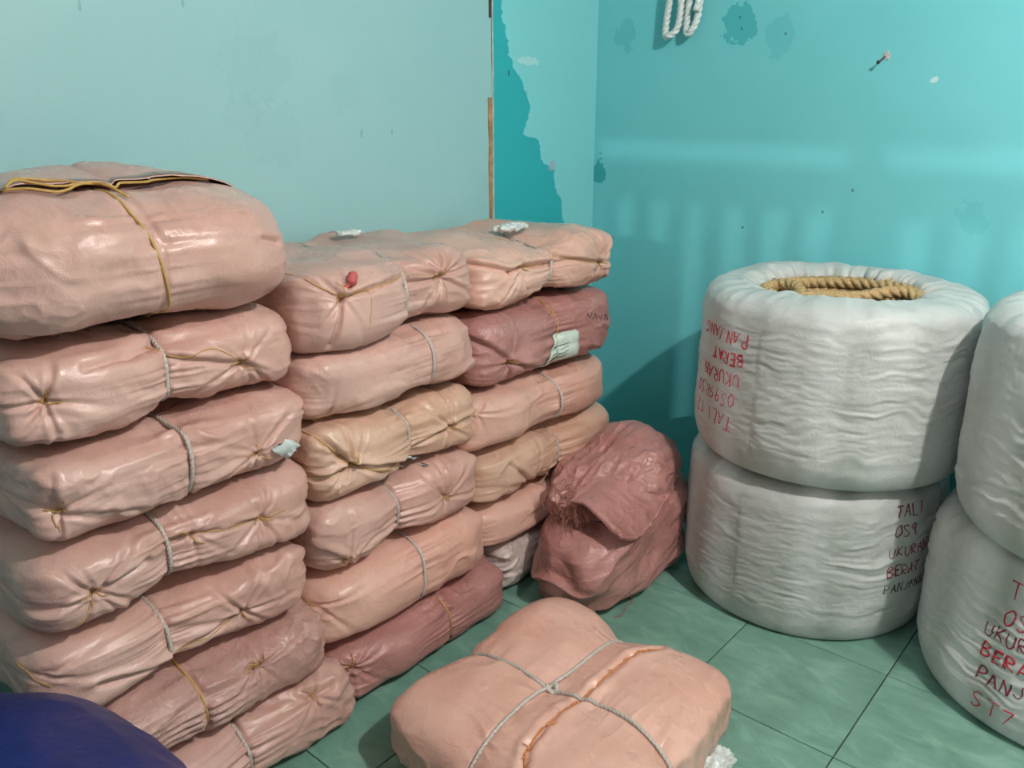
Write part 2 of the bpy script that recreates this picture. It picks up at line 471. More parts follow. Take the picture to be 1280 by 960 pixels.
link('window_rail', mesh_np('window_rail', *box_vq(WX0 - cx, WX1 - cx, -0.06, -0.03, 0.545, 0.585), M_WOOD, smooth=False), win)
link('window_mullion', mesh_np('window_mullion', *box_vq(0.003, 0.032, -0.07, -0.03, 0, WZ1 - WZ0), M_WOOD, smooth=False), win)

# floor tiles 0.40 m, one object each
TS, TX, TY = 0.40, -0.863, 2.118
def tile_mesh(x0, x1, y0, y1):
    g, bv = 0.0016, 0.0014
    w, h = x1 - x0, y1 - y0
    V = []
    for (ins, z) in ((g, -0.006), (g, -bv), (g + bv, 0.0)):
        V += [(ins, ins, z), (w - ins, ins, z), (w - ins, h - ins, z), (ins, h - ins, z)]
    Q = [(8, 9, 10, 11)]
    for r in (0, 4):
        for k in range(4): Q.append((r + k, r + (k + 1) % 4, r + 4 + (k + 1) % 4, r + 4 + k))
    return mesh_np('tile', V, Q, M_TILE, smooth=False)
tcache = {}
i0 = math.floor((XW - TX) / TS); i1 = math.ceil((XR - TX) / TS)
j0 = math.floor((YB - TY) / TS); j1 = math.ceil((YW - TY) / TS)
for i in range(i0, i1):
    for j in range(j0, j1):
        x0, x1 = max(XW, TX + i * TS), min(XR, TX + (i + 1) * TS)
        y0, y1 = max(YB, TY + j * TS), min(YW, TY + (j + 1) * TS)
        if x1 - x0 < 0.02 or y1 - y0 < 0.02: continue
        key = (round(x1 - x0, 3), round(y1 - y0, 3))
        if key not in tcache: tcache[key] = tile_mesh(x0, x1, y0, y1)
        link('tile', tcache[key], floor, (x0, y0, 0))

# painted board that covers the left wall up to a ragged edge, and its edge strips
yb = float(at_x(616, 140, XW + 0.022)[1])
wl = bpy.data.objects['wall_left']
board = link('wall_board', mesh_np('wall_board', *box_vq(XW + 0.001, XW + 0.020, YB + 0.002, yb, 0.002, ZC - 0.002), M_WB, smooth=False), wl)
def ragged_strip(name, y0, y1, z0, z1, x0, x1, mat, amp, seed):
    n = 90; parts = []
    z = np.linspace(z0, z1, n)
    e0 = y0 + amp * vnoise(np.column_stack([z * 14, z * 0, z * 0 + seed]), 3)
    e1 = y1 + amp * vnoise(np.column_stack([z * 17, z * 0, z * 0 + seed + 9]), 5)
    V = []
    for k in range(n): V += [(x0, e0[k], z[k]), (x1, e0[k], z[k]), (x1, e1[k], z[k]), (x0, e1[k], z[k])]
    Q = []
    for k in range(n - 1):
        for s in range(4): Q.append((4 * k + s, 4 * k + 4 + s, 4 * k + 4 + (s + 1) % 4, 4 * k + (s + 1) % 4))
    Q.append((0, 1, 2, 3)); o = 4 * (n - 1); Q.append((o + 3, o + 2, o + 1, o))
    return link(name, mesh_np(name, V, Q, mat, smooth=False), wl)
M_EDGE = plain('bare_plaster_edge', (0.50, 0.52, 0.47), 0.8, scale=40, var=0.25)
M_CRACK = plain('dark_gap', (0.07, 0.05, 0.04), 0.9)
ragged_strip('board_edge', yb - 0.002, yb + 0.007, 0.01, ZC - 0.01, XW + 0.001, XW + 0.020, M_EDGE, 0.0015, 2)
ragged_strip('board_gap', yb + 0.007, yb + 0.013, 0.01, ZC - 0.01, XW + 0.001, XW + 0.006, M_CRACK, 0.003, 4)
ragged_strip('exposed_wood', yb - 0.022, yb - 0.004, 0.9, float(at_x(612, 122, XW + 0.02)[2]), XW + 0.020, XW + 0.0235, M_WOOD, 0.003, 6)
ragged_strip('exposed_wood', yb - 0.014, yb - 0.004, float(at_x(612, 22, XW + 0.02)[2]), 2.1, XW + 0.020, XW + 0.0235, M_CRACK, 0.002, 8)

# hanging lamps (above the frame)
def bulb(loc):
    t = empty('ceiling_bulb', (loc[0], loc[1], loc[2])); tag(t, 'bare lamp bulb hanging from the ceiling on a short cord', 'lamp')
    V, Q = tube(np.array([(0, 0, 0.09), (0, 0, ZC - loc[2] - 0.001)]), 0.004, 6); link('cord', mesh_np('cord', V, Q, M_IRON), t)
    V, Q = tube(np.array([(0, 0, 0.045), (0, 0, 0.07), (0, 0, 0.09)]), np.array([0.02, 0.02, 0.012]), 12); link('socket', mesh_np('socket', V, Q, M_IRON), t)
bulb(LAMP)

# ------------------------------------------------------------------ tied bale of woven sack
def crease(p, w): return -np.exp(-(p / w) ** 2) + 0.45 * np.exp(-((p - 2.0 * w) / (1.1 * w)) ** 2) + 0.45 * np.exp(-((p + 2.0 * w) / (1.1 * w)) ** 2)

def bale_mesh(Lh, Dh, Hh, yr, seed, pinch=0.16, tufts=(), seams=(), lobes=((0, 0, 1), (0, 0, 1)), wr=1.0, ears=1.0, N3=(30, 132, 56), pxz=3.5, py=5.5, x_rope=None, flat=True, top_free=False):
    """local frame: length along y, front is +x, base at z=0. Lh,Dh,Hh half sizes."""
    rs = np.random.RandomState(seed)
    q, Q = cube_grid(*N3)
    # push lattice lines towards the rope so that its pinch is crisp
    y = q[:, 1]
    a = (np.abs(q[:, 0]) ** pxz + np.abs(q[:, 2]) ** pxz) ** (1 / pxz)
    R = (a ** py + np.abs(q[:, 1]) ** py) ** (1 / py)
    P = q / R[:, None]
    V = P * np.array([Dh, Lh, Hh])
    Yl = V[:, 1]
    # lobes: own front offset, lift and girth either side of the rope
    side = sstep(-0.035, 0.035, Yl - yr)
    (dx0, dz0, s0), (dx1, dz1, s1) = lobes
    s = s0 * (1 - side) + s1 * side
    V[:, 0] *= s; V[:, 2] *= s
    V[:, 0] += dx0 * (1 - side) + dx1 * side
    V[:, 2] += dz0 * (1 - side) + dz1 * side
    # pinch under the rope
    d = np.abs(Yl - yr)
    g = 1 - 1.45 * pinch * (0.55 * np.exp(-d / 0.040) + 0.45 * np.exp(-(d / 0.10) ** 2))
    gx = 1 - 0.65 * pinch * (0.55 * np.exp(-d / 0.035) + 0.45 * np.exp(-(d / 0.10) ** 2))
    V[:, 0] *= gx; V[:, 2] *= g
    # pillow ears: pull the corners out
    for sx in (1, -1):
        for sy in (1, -1):
            for sz in (1, -1):
                e = ears * rs.uniform(0.2, 1.0) * (1 if sx > 0 else 0.5)
                c = np.array([sx * Dh * 0.86, sy * Lh * 0.93, sz * Hh * 0.80])
                w = np.exp(-(np.linalg.norm((V - c) / np.array([0.05, 0.06, 0.045]), axis=1)) ** 2)
                V += w[:, None] * np.array([sx * 0.018, sy * 0.016, sz * 0.006]) * e
    # lumps
    Nn = vnormals(V, Q)
    off = rs.uniform(0, 50, 3)
    lump = 0.017 * fbm(V * 7 + off, 2, seed)
    V = V + Nn * lump[:, None]
    # wrinkles
    Nn = vnormals(V, Q)
    disp = np.zeros(len(V))
    ang = np.arctan2(V[:, 2] * Dh / Hh, V[:, 0])
    Yl = V[:, 1]
    dr = Yl - yr; d = np.abs(dr)
    # gathers running out from the rope
    ga = ridged(np.column_stack([np.cos(ang) * 5.5, np.sin(ang) * 5.5, dr * 2.0]) + off, 2, seed + 3)
    disp += wr * 0.0130 * ga * np.exp(-d / 0.065) * sstep(0.0, 0.012, d)
    # end gathers
    de = Lh - np.abs(Yl)
    ge = ridged(np.column_stack([np.cos(ang) * 4, np.sin(ang) * 4, Yl * 3]) + off + 7, 2, seed + 5)
    disp += wr * 0.0080 * ge * np.exp(-np.clip(de, 0, 1) / 0.045)
    # long folds, warped
    wv = fbm(V * 9 + off, 2, seed + 9)
    base = np.column_stack([V[:, 0] * 8, Yl * 6.5, V[:, 2] * 15 + 1.3 * wv]) + off
    f1 = ridged(base, 2, seed + 11)
    mask = sstep(-0.15, 0.5, fbm(V * 5 + off + 3, 2, seed + 13))
    disp += wr * 0.0095 * np.clip(f1 - 0.30, 0, 1) / 0.70 * mask
    f2 = ridged(np.column_stack([V[:, 0] * 16, Yl * 22 + V[:, 2] * 10, V[:, 2] * 26 + 1.5 * wv]) + off, 2, seed + 15)
    disp += wr * 0.0028 * f2 * (0.35 + 0.65 * mask)
    front = sstep(0.05, 0.6, Nn[:, 0])
    # tufts: places where the cloth is drawn in by thread
    for (ty, tz, st) in tufts:
        tz = tz - Hh
        dy, dz = Yl - ty, V[:, 2] - tz
        r = np.hypot(dy, dz) + 1e-6
        disp += front * st * (-0.017 * np.exp(-r / 0.022) - 0.006 * np.exp(-(r / 0.06) ** 2))
        k = rs.randint(6, 9)
        a0 = rs.uniform(0, 2 * PI)
        for j in range(k):
            al = a0 + j * 2 * PI / k + rs.uniform(-0.32, 0.32)
            bend = rs.uniform(-1.6, 1.6)
            along = dy * math.cos(al) + dz * math.sin(al)
            perp = -dy * math.sin(al) + dz * math.cos(al) + bend * along ** 2 * np.sign(along)
            w = 0.0028 + 0.045 * np.clip(along, 0, 1)
            Rr = rs.uniform(0.05, 0.12)
            disp += front * st * rs.uniform(0.6, 1.2) * 0.0085 * crease(perp, w) * np.exp(-np.clip(along, 0, 1) / Rr) * sstep(-0.004, 0.012, along)
    # seams: folds joining points, the cloth lapped
    for pts, depth in seams:
        pts = [(y_, z_ - Hh) for y_, z_ in pts]
        for (ya, za), (yb_, zb) in zip(pts[:-1], pts[1:]):
            t = np.clip(((Yl - ya) * (yb_ - ya) + (V[:, 2] - za) * (zb - za)) / ((yb_ - ya) ** 2 + (zb - za) ** 2 + 1e-9), 0, 1)
            py_, pz_ = ya + t * (yb_ - ya), za + t * (zb - za)
            sd = (V[:, 2] - pz_); r = np.hypot(Yl - py_, sd)
            wob = 0.003 * vnoise(np.column_stack([Yl * 30, Yl * 0, Yl * 0]) + seed, 2)
            disp += front * depth * (-0.014 * np.exp(-((r + wob) / 0.0065) ** 2) + 0.010 * np.exp(-((sd - 0.012) / 0.011) ** 2) * np.exp(-(r / 0.03) ** 2))
    V = V + Nn * disp[:, None]
    V[:, 2] += Hh
    if not top_free:      # pressed flat by the bale above
        t0 = 2 * Hh - 0.012
        V[:, 2] = np.where(V[:, 2] > t0, t0 + 0.012 * np.tanh((V[:, 2] - t0) / 0.012), V[:, 2])
    for sg in (1, -1):    # and by the neighbours in the row
        e0 = Lh - 0.008; ys = sg * V[:, 1]
        V[:, 1] = np.where(ys > e0, sg * (e0 + 0.012 * np.tanh((ys - e0) / 0.012)), V[:, 1])
    if flat:
        lo = 0.0
        V[:, 2] = np.maximum(V[:, 2], lo + 0.0005 * (1 + vnoise(V * 40, 1)))
    return V, Q

def rope_ring(bvh, y, c, r, n=150, tilt=0.0, wob=0.004, seed=0):
    P = []
    for k in range(n):
        th = 2 * PI * k / n
        yy = y + tilt * math.sin(th) + wob * math.sin(2 * th + seed) + 0.4 * wob * math.sin(5 * th + 2 * seed)
        d = np.array([math.cos(th), 0, math.sin(th)])
        o = np.array([c[0], yy, c[1]]) + d * 2
        h, nn = cast(bvh, o, -d)
        if h is None: continue
        P.append(h + d * r * 0.85)
    P = smooth_path(np.array(P), 3, True)
    return P
def make_rope(P, r, mat, name, parent, closed=True, lobes=3, pitch=None, sides=9, step=None, label=None):
    P = resample(P, step or r * 0.75, closed)
    V, Q = tube(P, r, sides, closed, lobes, pitch or r * 5.5)
    o = link(name, mesh_np(name, V, Q, mat), parent)
    if label: o['label'] = label
    return o
def drape(bvh, pts, lift, root, d=(-1, 0, 0), n=14):
    """curve over the surface through points (world); cast along d"""
    S = spline(pts, n)
    out = []
    for p in S:
        h, nn = cast(bvh, p - np.array(d) * 0.6, d)
        out.append(h + nn * lift if h is not None and np.linalg.norm(h - p) < 0.2 else None)
    good = [o for o in out if o is not None]
    return np.array(good) if len(good) > 3 else None

def bale(y0, y1, z0, z1, xf, depth, label, mat=M_PINK, yr=None, seed=1, pinch=0.16, tuft_px=(), seam_px=(), strings=(), rope=M_ROPE, rope_r=0.0054,
         rope_name='binding_rope', group='tied sack bales in the three stacks', cat='bale', rz=0.0, tilt=0.0, second_rope=None, **kw):
    if z0 > 0: z0 -= 0.001
    z1 += 0.003
    Lh, Dh, Hh = (y1 - y0) / 2, depth / 2, (z1 - z0) / 2
    cy, cxx = (y0 + y1) / 2, xf - depth / 2
    root = empty('sack_bale', (cxx, cy, z0), rz)
    tag(root, label, cat, group)
    def loc(px):
        p = at_x(px[0], px[1], xf); return (p[1] - cy, p[2] - z0)
    yrl = (yr if yr is not None else cy) - cy
    tufts = [(*loc(t), t[2] if len(t) > 2 else 1.0) for t in tuft_px]
    seams = [([loc(p) for p in s], w) for s, w in seam_px]
    V, Q = bale_mesh(Lh, Dh, Hh, yrl, seed, pinch, tufts, seams, **kw)
    link('sack_cloth', mesh_np('sack_cloth', V, Q, mat), root)
    bvh = bvh_of(V, Q)
    if rope:
        P = rope_ring(bvh, yrl, (0, Hh), rope_r, tilt=tilt, seed=seed)
        if rope_r > 0.003: make_rope(P, rope_r, rope, rope_name, root)
        else:
            V2, Q2 = tube(resample(P, 0.008, True), rope_r, 6, True)
            link(rope_name, mesh_np(rope_name, V2, Q2, rope), root)
    root_p = {'root': root, 'bvh': bvh, 'cx': cxx, 'cy': cy, 'z0': z0, 'Hh': Hh, 'loc': loc, 'Dh': Dh, 'xf': xf}
    for st in strings:
        smat, pts = st[0], st[1]; r = st[2] if len(st) > 2 else 0.0012
        thread(root_p, smat, pts, r)
    for (ty, tz, s_) in tufts:   # little knot with tails at every tuft
        knot(root_p, ty, tz, seed + int(ty * 100), M_TWINE)
    return root_p
def thread(b, mat, px, r=0.0012, name='tie_thread', raised=0.0):
    pts = [np.array([b['Dh'], *b['loc'](p)]) for p in px]
    P = drape(b['bvh'], pts, r * 0.8 + raised, b['root'])
    if P is None: return None
    V, Q = tube(smooth_path(P, 1), r, 6)
    return link(name, mesh_np(name, V, Q, mat), b['root'])
def knot(b, ty, tz, seed, mat):
    rs = np.random.RandomState(abs(seed)); parts = []
    for k in range(rs.randint(3, 6)):
        a = rs.uniform(0, 2 * PI); l = rs.uniform(0.012, 0.034)
        p = [np.array([b['Dh'], ty + t * l * math.cos(a + t * 0.6), tz + t * l * math.sin(a + t * 0.6)]) for t in (0, 0.5, 1.0)]
        P = drape(b['bvh'], p, 0.0015, None, n=6)
        if P is not None:
            P[:, 0] += np.linspace(0.001, rs.uniform(0.001, 0.008), len(P))
            parts.append(tube(P, 0.0010, 6))
    if parts: link('tie_thread', mesh_np('tie_thread', *join(parts), mat), b['root'])

XF = -1.47
Y_, O_ = M_TWINE, M_ORANGE
# ---- left stack
b1 = bale(0.40, 1.035, 1.070, 1.322, -1.405, 0.58, 'largest pink sack bale, on top of the left stack, bound with yellow twine', M_PINK, yr=0.715, seed=11,
          pinch=0.07, tuft_px=(), rope=M_TWINE, rope_r=0.0026, rope_name='yellow_twine', tilt=-0.05, wr=0.85, ears=0.6, pxz=2.7, py=3.6, top_free=True,
          seam_px=[([(335, 300), (362, 305)], 0.6)])
b2 = bale(0.43, 1.025, 0.885, 1.070, -1.46, 0.52, 'pink sack bale directly under the big top bale of the left stack', M_PINK, yr=0.728, seed=12,
          pinch=0.22, tuft_px=[(58, 508, 1.3), (312, 457, 1.0)], seam_px=[([(110, 460), (215, 437)], 0.9), ([(222, 452), (312, 457)], 0.7), ([(312, 457), (368, 495)], 0.8)],
          strings=[(Y_, [(200, 440), (235, 450), (272, 438), (312, 457)])], lobes=((0.005, 0, 1.02), (0, 0.004, 0.98)))
b3 = bale(0.45, 1.035, 0.705, 0.885, -1.445, 0.50, 'third bale from the top of the left stack, torn silvery corner at right', M_PINK, yr=0.732, seed=13,
          pinch=0.13, tuft_px=[(78, 648, 0.9), (330, 570, 0.9)], seam_px=[([(78, 648), (238, 632)], 0.5), ([(242, 625), (330, 572)], 0.8)], strings=[])
b4 = bale(0.42, 1.035, 0.520, 0.705, -1.44, 0.52, 'fourth bale from the top of the left stack, deep star fold at its left', M_PINK, yr=0.672, seed=14,
          pinch=0.18, tuft_px=[(127, 748, 1.4), (335, 652, 1.0), (250, 676, 0.5)], seam_px=[([(127, 748), (190, 705)], 0.8), ([(220, 685), (335, 652)], 0.6)],
          strings=[(Y_, [(215, 684), (260, 673), (335, 652), (362, 640)]), (Y_, [(127, 748), (118, 770), (106, 790)])])
b5 = bale(0.40, 1.00, 0.340, 0.520, -1.45, 0.52, 'fifth bale from the top of the left stack, partly behind the blue bundle', M_PINK, yr=0.650, seed=15,
          pinch=0.20, tuft_px=[(310, 768, 1.2), (60, 865, 0.9)], seam_px=[([(130, 860), (222, 832)], 1.0), ([(228, 825), (310, 768)], 0.8)],
          strings=[(Y_, [(228, 822), (270, 800), (310, 768)])])
b6 = bale(0.46, 1.02, 0.170, 0.340, -1.42, 0.50, 'brownish rose bale second from the bottom of the left stack, bound with twine', M_MAUVE, yr=0.690, seed=16,
          pinch=0.17, tuft_px=[(330, 836, 1.1)], seam_px=[([(240, 866), (325, 838)], 0.8)], rope=M_TWINE, rope_r=0.0028, rope_name='orange_twine', wr=1.4)
b7 = bale(0.50, 1.07, 0.0, 0.170, -1.40, 0.50, 'pink sack bale on the floor at the bottom of the left stack', M_PINK, yr=0.765, seed=17,
          pinch=0.16, tuft_px=[(400, 875, 0.9)], seam_px=[([(300, 925), (420, 862)], 1.1)], wr=1.5)
# ---- middle stack
c1 = bale(1.035, 1.605, 0.945, 1.140, -1.465, 0.52, 'pale pink sack bale on top of the middle stack, red knot on its left lobe', M_PINK, yr=1.325, seed=21,
          pinch=0.13, tuft_px=[(421, 370, 1.0), (560, 346, 1.6)], seam_px=[([(421, 370), (413, 432)], 0.9), ([(380, 345), (421, 370), (470, 354), (503, 345)], 0.6), ([(508, 335), (560, 346)], 0.7), ([(560, 346), (598, 318)], 0.8)],
          strings=[(Y_, [(366, 328), (383, 332), (395, 352), (421, 369), (450, 362), (472, 354), (502, 343)]), (Y_, [(382, 330), (388, 350), (382, 348)]), (Y_, [(421, 370), (418, 372), (450, 360), (450, 408)], 0.0008), (Y_, [(508, 344), (540, 345), (560, 347), (566, 380)], 0.0009)],
          lobes=((0.012, -0.006, 1.08), (0, 0, 0.97)), ears=0.8, top_free=True)
c2 = bale(1.03, 1.60, 0.765, 0.950, -1.46, 0.52, 'smooth pink sack bale second from the top of the middle stack', M_PINK, yr=1.405, seed=22,
          pinch=0.07, tuft_px=[(423, 533, 1.0)], seam_px=[([(423, 533), (540, 495), (595, 460)], 0.5)], wr=0.9)
c3 = bale(1.035, 1.60, 0.570, 0.765, -1.455, 0.50, 'tan stained bale third from the top of the middle stack, torn at its right', M_TAN, yr=1.325, seed=23,
          pinch=0.22, tuft_px=[(442, 582, 1.3), (569, 535, 1.2), (388, 615, 0.7)], seam_px=[([(402, 548), (440, 582)], 1.2), ([(442, 584), (510, 580)], 1.2), ([(442, 584), (384, 620)], 1.0), ([(520, 565), (569, 535), (603, 518)], 0.9)],
          strings=[(Y_, [(404, 550), (425, 568), (442, 583), (480, 587), (512, 578)], 0.0016), (Y_, [(442, 583), (414, 598), (385, 622)], 0.0014)], lobes=((0.012, 0, 1.02), (0, 0, 1.0)), wr=1.4)
c4 = bale(1.03, 1.605, 0.375, 0.572, -1.455, 0.50, 'dusky pink bale in the middle stack, directly under its tan stained bale', M_PINK, yr=1.285, seed=24,
          pinch=0.20, tuft_px=[(440, 706, 1.2), (563, 625, 0.9)], seam_px=[([(388, 684), (440, 706)], 1.0), ([(440, 706), (500, 672)], 0.6)],
          strings=[(Y_, [(440, 704), (425, 725), (405, 738)])])
c5 = bale(1.01, 1.635, 0.165, 0.375, -1.45, 0.52, 'smooth glossy pink sack bale second from the bottom of the middle stack', M_PEACH, yr=1.345, seed=25,
          pinch=0.07, tuft_px=[(412, 770, 0.7)], wr=0.7)
c6 = bale(1.06, 1.70, 0.0, 0.165, -1.43, 0.50, 'dull rose sack bale on the floor, bottom of the middle stack', M_ROSE, yr=1.42, seed=26,
          pinch=0.15, tuft_px=[(450, 842, 1.0)], rope=M_TWINE, rope_r=0.0022, rope_name='pale_twine', wr=1.4)
# ---- right stack, by the wall
d1 = bale(1.60, 2.29, 0.925, 1.115, -1.475, 0.54, 'peach sack bale on top of the right stack, scrap of printed film on it', M_PEACH, yr=1.935, seed=31,
          pinch=0.20, tuft_px=[(656, 333, 1.0), (760, 330, 1.2)], seam_px=[([(603, 332), (640, 340), (656, 333), (692, 330)], 1.1), ([(700, 322), (760, 330)], 0.8), ([(650, 345), (632, 380)], 0.9), ([(762, 328), (778, 300)], 0.9)],
          top_free=True, strings=[(Y_, [(645, 331), (656, 333), (680, 333)]), (Y_, [(700, 322), (740, 328), (768, 331)])])
d2 = bale(1.59, 2.285, 0.700, 0.925, -1.47, 0.52, 'dull rose bale in the right stack with a torn pale paper label', M_ROSE, yr=1.955, seed=32,
          pinch=0.12, tuft_px=[(640, 455, 1.1)], seam_px=[([(640, 455), (648, 490)], 0.9), ([(602, 425), (640, 455)], 0.9), ([(640, 455), (690, 462)], 0.8)], rope=M_TWINE, rope_r=0.0022, rope_name='yellow_twine', wr=1.3, tilt=0.03)
d3 = bale(1.56, 2.26, 0.515, 0.700, -1.465, 0.52, 'smooth peach sack bale third from the top of the right stack', M_PEACH, yr=1.955, seed=33,
          pinch=0.11, tuft_px=[(605, 520, 0.6)], wr=0.8)
d4 = bale(1.60, 2.30, 0.335, 0.515, -1.47, 0.50, 'tan sack bale fourth from the top of the right stack, star fold in front', M_TAN, yr=1.985, seed=34,
          pinch=0.20, tuft_px=[(676, 610, 1.5)], seam_px=[([(640, 582), (676, 610), (703, 592)], 0.8)], wr=1.2)
d5 = bale(1.62, 2.28, 0.180, 0.335, -1.475, 0.50, 'peach bale second from the bottom of the right stack, half behind the slumped sack', M_PEACH, yr=2.03, seed=35,
          pinch=0.12, wr=1.0, rope=M_ROPE)
d6 = bale(1.715, 2.25, 0.0, 0.180, -1.50, 0.44, 'pale dirty crumpled sack bale on the floor, bottom of the right stack', M_PALE, yr=1.98, seed=36,
          pinch=0.10, wr=2.2)

# extras on the bales ---------------------------------------------------------
def patch(b, outline_px, nu, nv, lift, mat, name, thick=0.0012, curl=0.0, seed=0, label=None):
    """irregular scrap lying on the front of a bale: grid clipped to a warped quad given by 4 photo corners"""
    c = [np.array(b['loc'](p)) for p in outline_px]
    V = []
    for i in range(nu + 1):
        u = i / nu
        for j in range(nv + 1):
            v = j / nv
            p = (1 - u) * (1 - v) * c[0] + u * (1 - v) * c[1] + u * v * c[2] + (1 - u) * v * c[3]
            edge = 0.006 * vnoise(np.array([[u * 5 + seed, v * 5, seed]]), 3)[0]
            p = p + edge * np.array([(1 if u > 0.5 else -1) * (abs(u - .5) * 2) ** 3, (1 if v > .5 else -1) * (abs(v - .5) * 2) ** 3])
            h, nn = cast(b['bvh'], (b['Dh'] + 0.4, p[0], p[1]), (-1, 0, 0))
            if h is None: h, nn = np.array([b['Dh'] * 0.8, p[0], p[1]]), np.array([1.0, 0, 0])
            rr = curl * (abs(vnoise(np.array([[u * 4 + seed, v * 4, 2.2]]), 6)[0]))
            V.append((h, nn, rr))
    P0 = np.array([h + n * (lift + r) for h, n, r in V]); P1 = np.array([h + n * (lift + r + thick) for h, n, r in V])
    n = len(P0); A = np.vstack([P0, P1]); Q = []
    for i in range(nu):
        for j in range(nv):
            a_ = i * (nv + 1) + j
            Q.append((a_, a_ + 1, a_ + nv + 2, a_ + nv + 1)); Q.append((n + a_, n + a_ + nv + 1, n + a_ + nv + 2, n + a_ + 1))
    ring = [j for j in range(nv)] + [i * (nv + 1) + nv for i in range(nu)] + [nu * (nv + 1) + j for j in range(nv, 0, -1)] + [i * (nv + 1) for i in range(nu, 0, -1)]
    for k in range(len(ring)):
        a_, b_ = ring[k], ring[(k + 1) % len(ring)]
        Q.append((a_, n + a_, n + b_, b_))
    o = link(name, mesh_np(name, A, Q, mat), b['root'])
    if label: o['label'] = label
    return bvh_of(A, Q)
# paper label of d2 and its printed lines
lab = patch(d2, [(683, 463), (700, 418), (724, 411), (724, 443)], 12, 12, 0.003, M_PAPER, 'paper_label', curl=0.003, seed=4)
lb = dict(d2); lb['bvh'] = lab
for k in range(4):
    x0, y0 = 692 + k * 1.0, 440 + k * 4.6
    S = [np.array([d2['Dh'], *d2['loc']((x0 + (22 - 2 * k) * t, y0 - 12 * t))]) for t in (0, .33, .66, 1)]
    P = drape(lab, S, 0.0008, None, n=4)
    if P is not None:
        V, Q = tube(P, 0.0009, 6); link('printed_line', mesh_np('printed_line', V, Q, M_INK), d2['root'])
for px in ([(735, 392), (738, 397), (741, 391)], [(741, 399), (745, 392), (746, 399)], [(748, 395), (752, 399), (754, 394)], [(756, 400), (758, 393), (762, 400)]):
    thread(d2, M_INK, px, 0.0011, 'ink_writing', 0.0003)
# torn silvery corners
patch(b3, [(342, 562), (362, 548), (378, 560), (362, 572)], 8, 8, 0.004, M_FILM, 'torn_corner', curl=0.010, seed=3, label='torn silvery film corner')
patch(c3, [(516, 590), (521, 574), (545, 576), (549, 587)], 8, 8, 0.004, M_FILM, 'torn_corner', curl=0.010, seed=5, label='white film showing through a tear')
# red knot on c1
kp = c1['loc']((432, 352)); h, nn = cast(c1['bvh'], (c1['Dh'] + .4, kp[0], kp[1]), (-1, 0, 0))
V, Q = tube(h + spline([(0.0, -0.025, -0.018), (0.008, -0.006, -0.004), (0.014, 0.0, 0.004), (0.010, 0.002, 0.016), (0.004, -0.004, 0.012)], 8), np.interp(np.arange(33), [0, 8, 16, 24, 32], [0.003, 0.006, 0.012, 0.010, 0.003]), 10)
V = V + 0.002 * vnoise(V * 200, 4)[:, None]
link('red_knot', mesh_np('red_knot', V, Q, M_REDKNOT), c1['root'])

# film scraps with dark blue print lying on tops
def crumple_scrap(name, loc, size, mat, seed, label, cat='scrap', parts=()):
    t = empty(name, loc); tag(t, label, cat)
    q, Q = cube_grid(26, 26, 6)
    V = q / ((np.abs(q) ** 4).sum(1) ** 0.25)[:, None] * np.array(size) / 2
    V = V * (1 + 0.35 * ridged(V * (3.0 / max(size)) * 2 + seed, 3, seed)[:, None])
    V[:, 2] += 0.45 * size[2] * ridged(np.column_stack([V[:, 0] * 55, V[:, 1] * 55, V[:, 0] * 0]) + seed, 2, seed + 4)
    V[:, 2] -= V[:, 2].min()
    link('crumpled_film', mesh_np('crumpled_film', V, Q, mat), t)
    for (m2, off, sz) in parts:
        q, Q = cube_grid(10, 10, 4)
        W = q / ((np.abs(q) ** 4).sum(1) ** 0.25)[:, None] * np.array(sz) / 2
        W = W * (1 + 0.3 * ridged(W * 60 + seed, 2, seed)[:, None]) + np.array(off)
        link('printed_film', mesh_np('printed_film', W, Q, m2), t)
    return t
p = at_z(638, 290, 1.116)
crumple_scrap('film_scrap', tuple(p), (0.05, 0.10, 0.016), M_FILM, 3, 'crumpled clear film with dark blue print on top of the right stack', parts=[(M_BLUEINK, (0.0, 0.045, 0.012), (0.02, 0.06, 0.008))])
p = at_z(436, 295, 1.140)
crumple_scrap('film_scrap', tuple(p), (0.03, 0.06, 0.010), M_FILM, 8, 'small crumpled film scrap on top of the middle stack', parts=[(M_BLUEINK, (0.0, -0.02, 0.008), (0.012, 0.02, 0.005))])
p = at_z(882, 957, 0.0)
crumple_scrap('film_scrap', tuple(p), (0.10, 0.09, 0.022), M_FILM, 12, 'white plastic scrap on the floor at the near edge of the floor bundle')

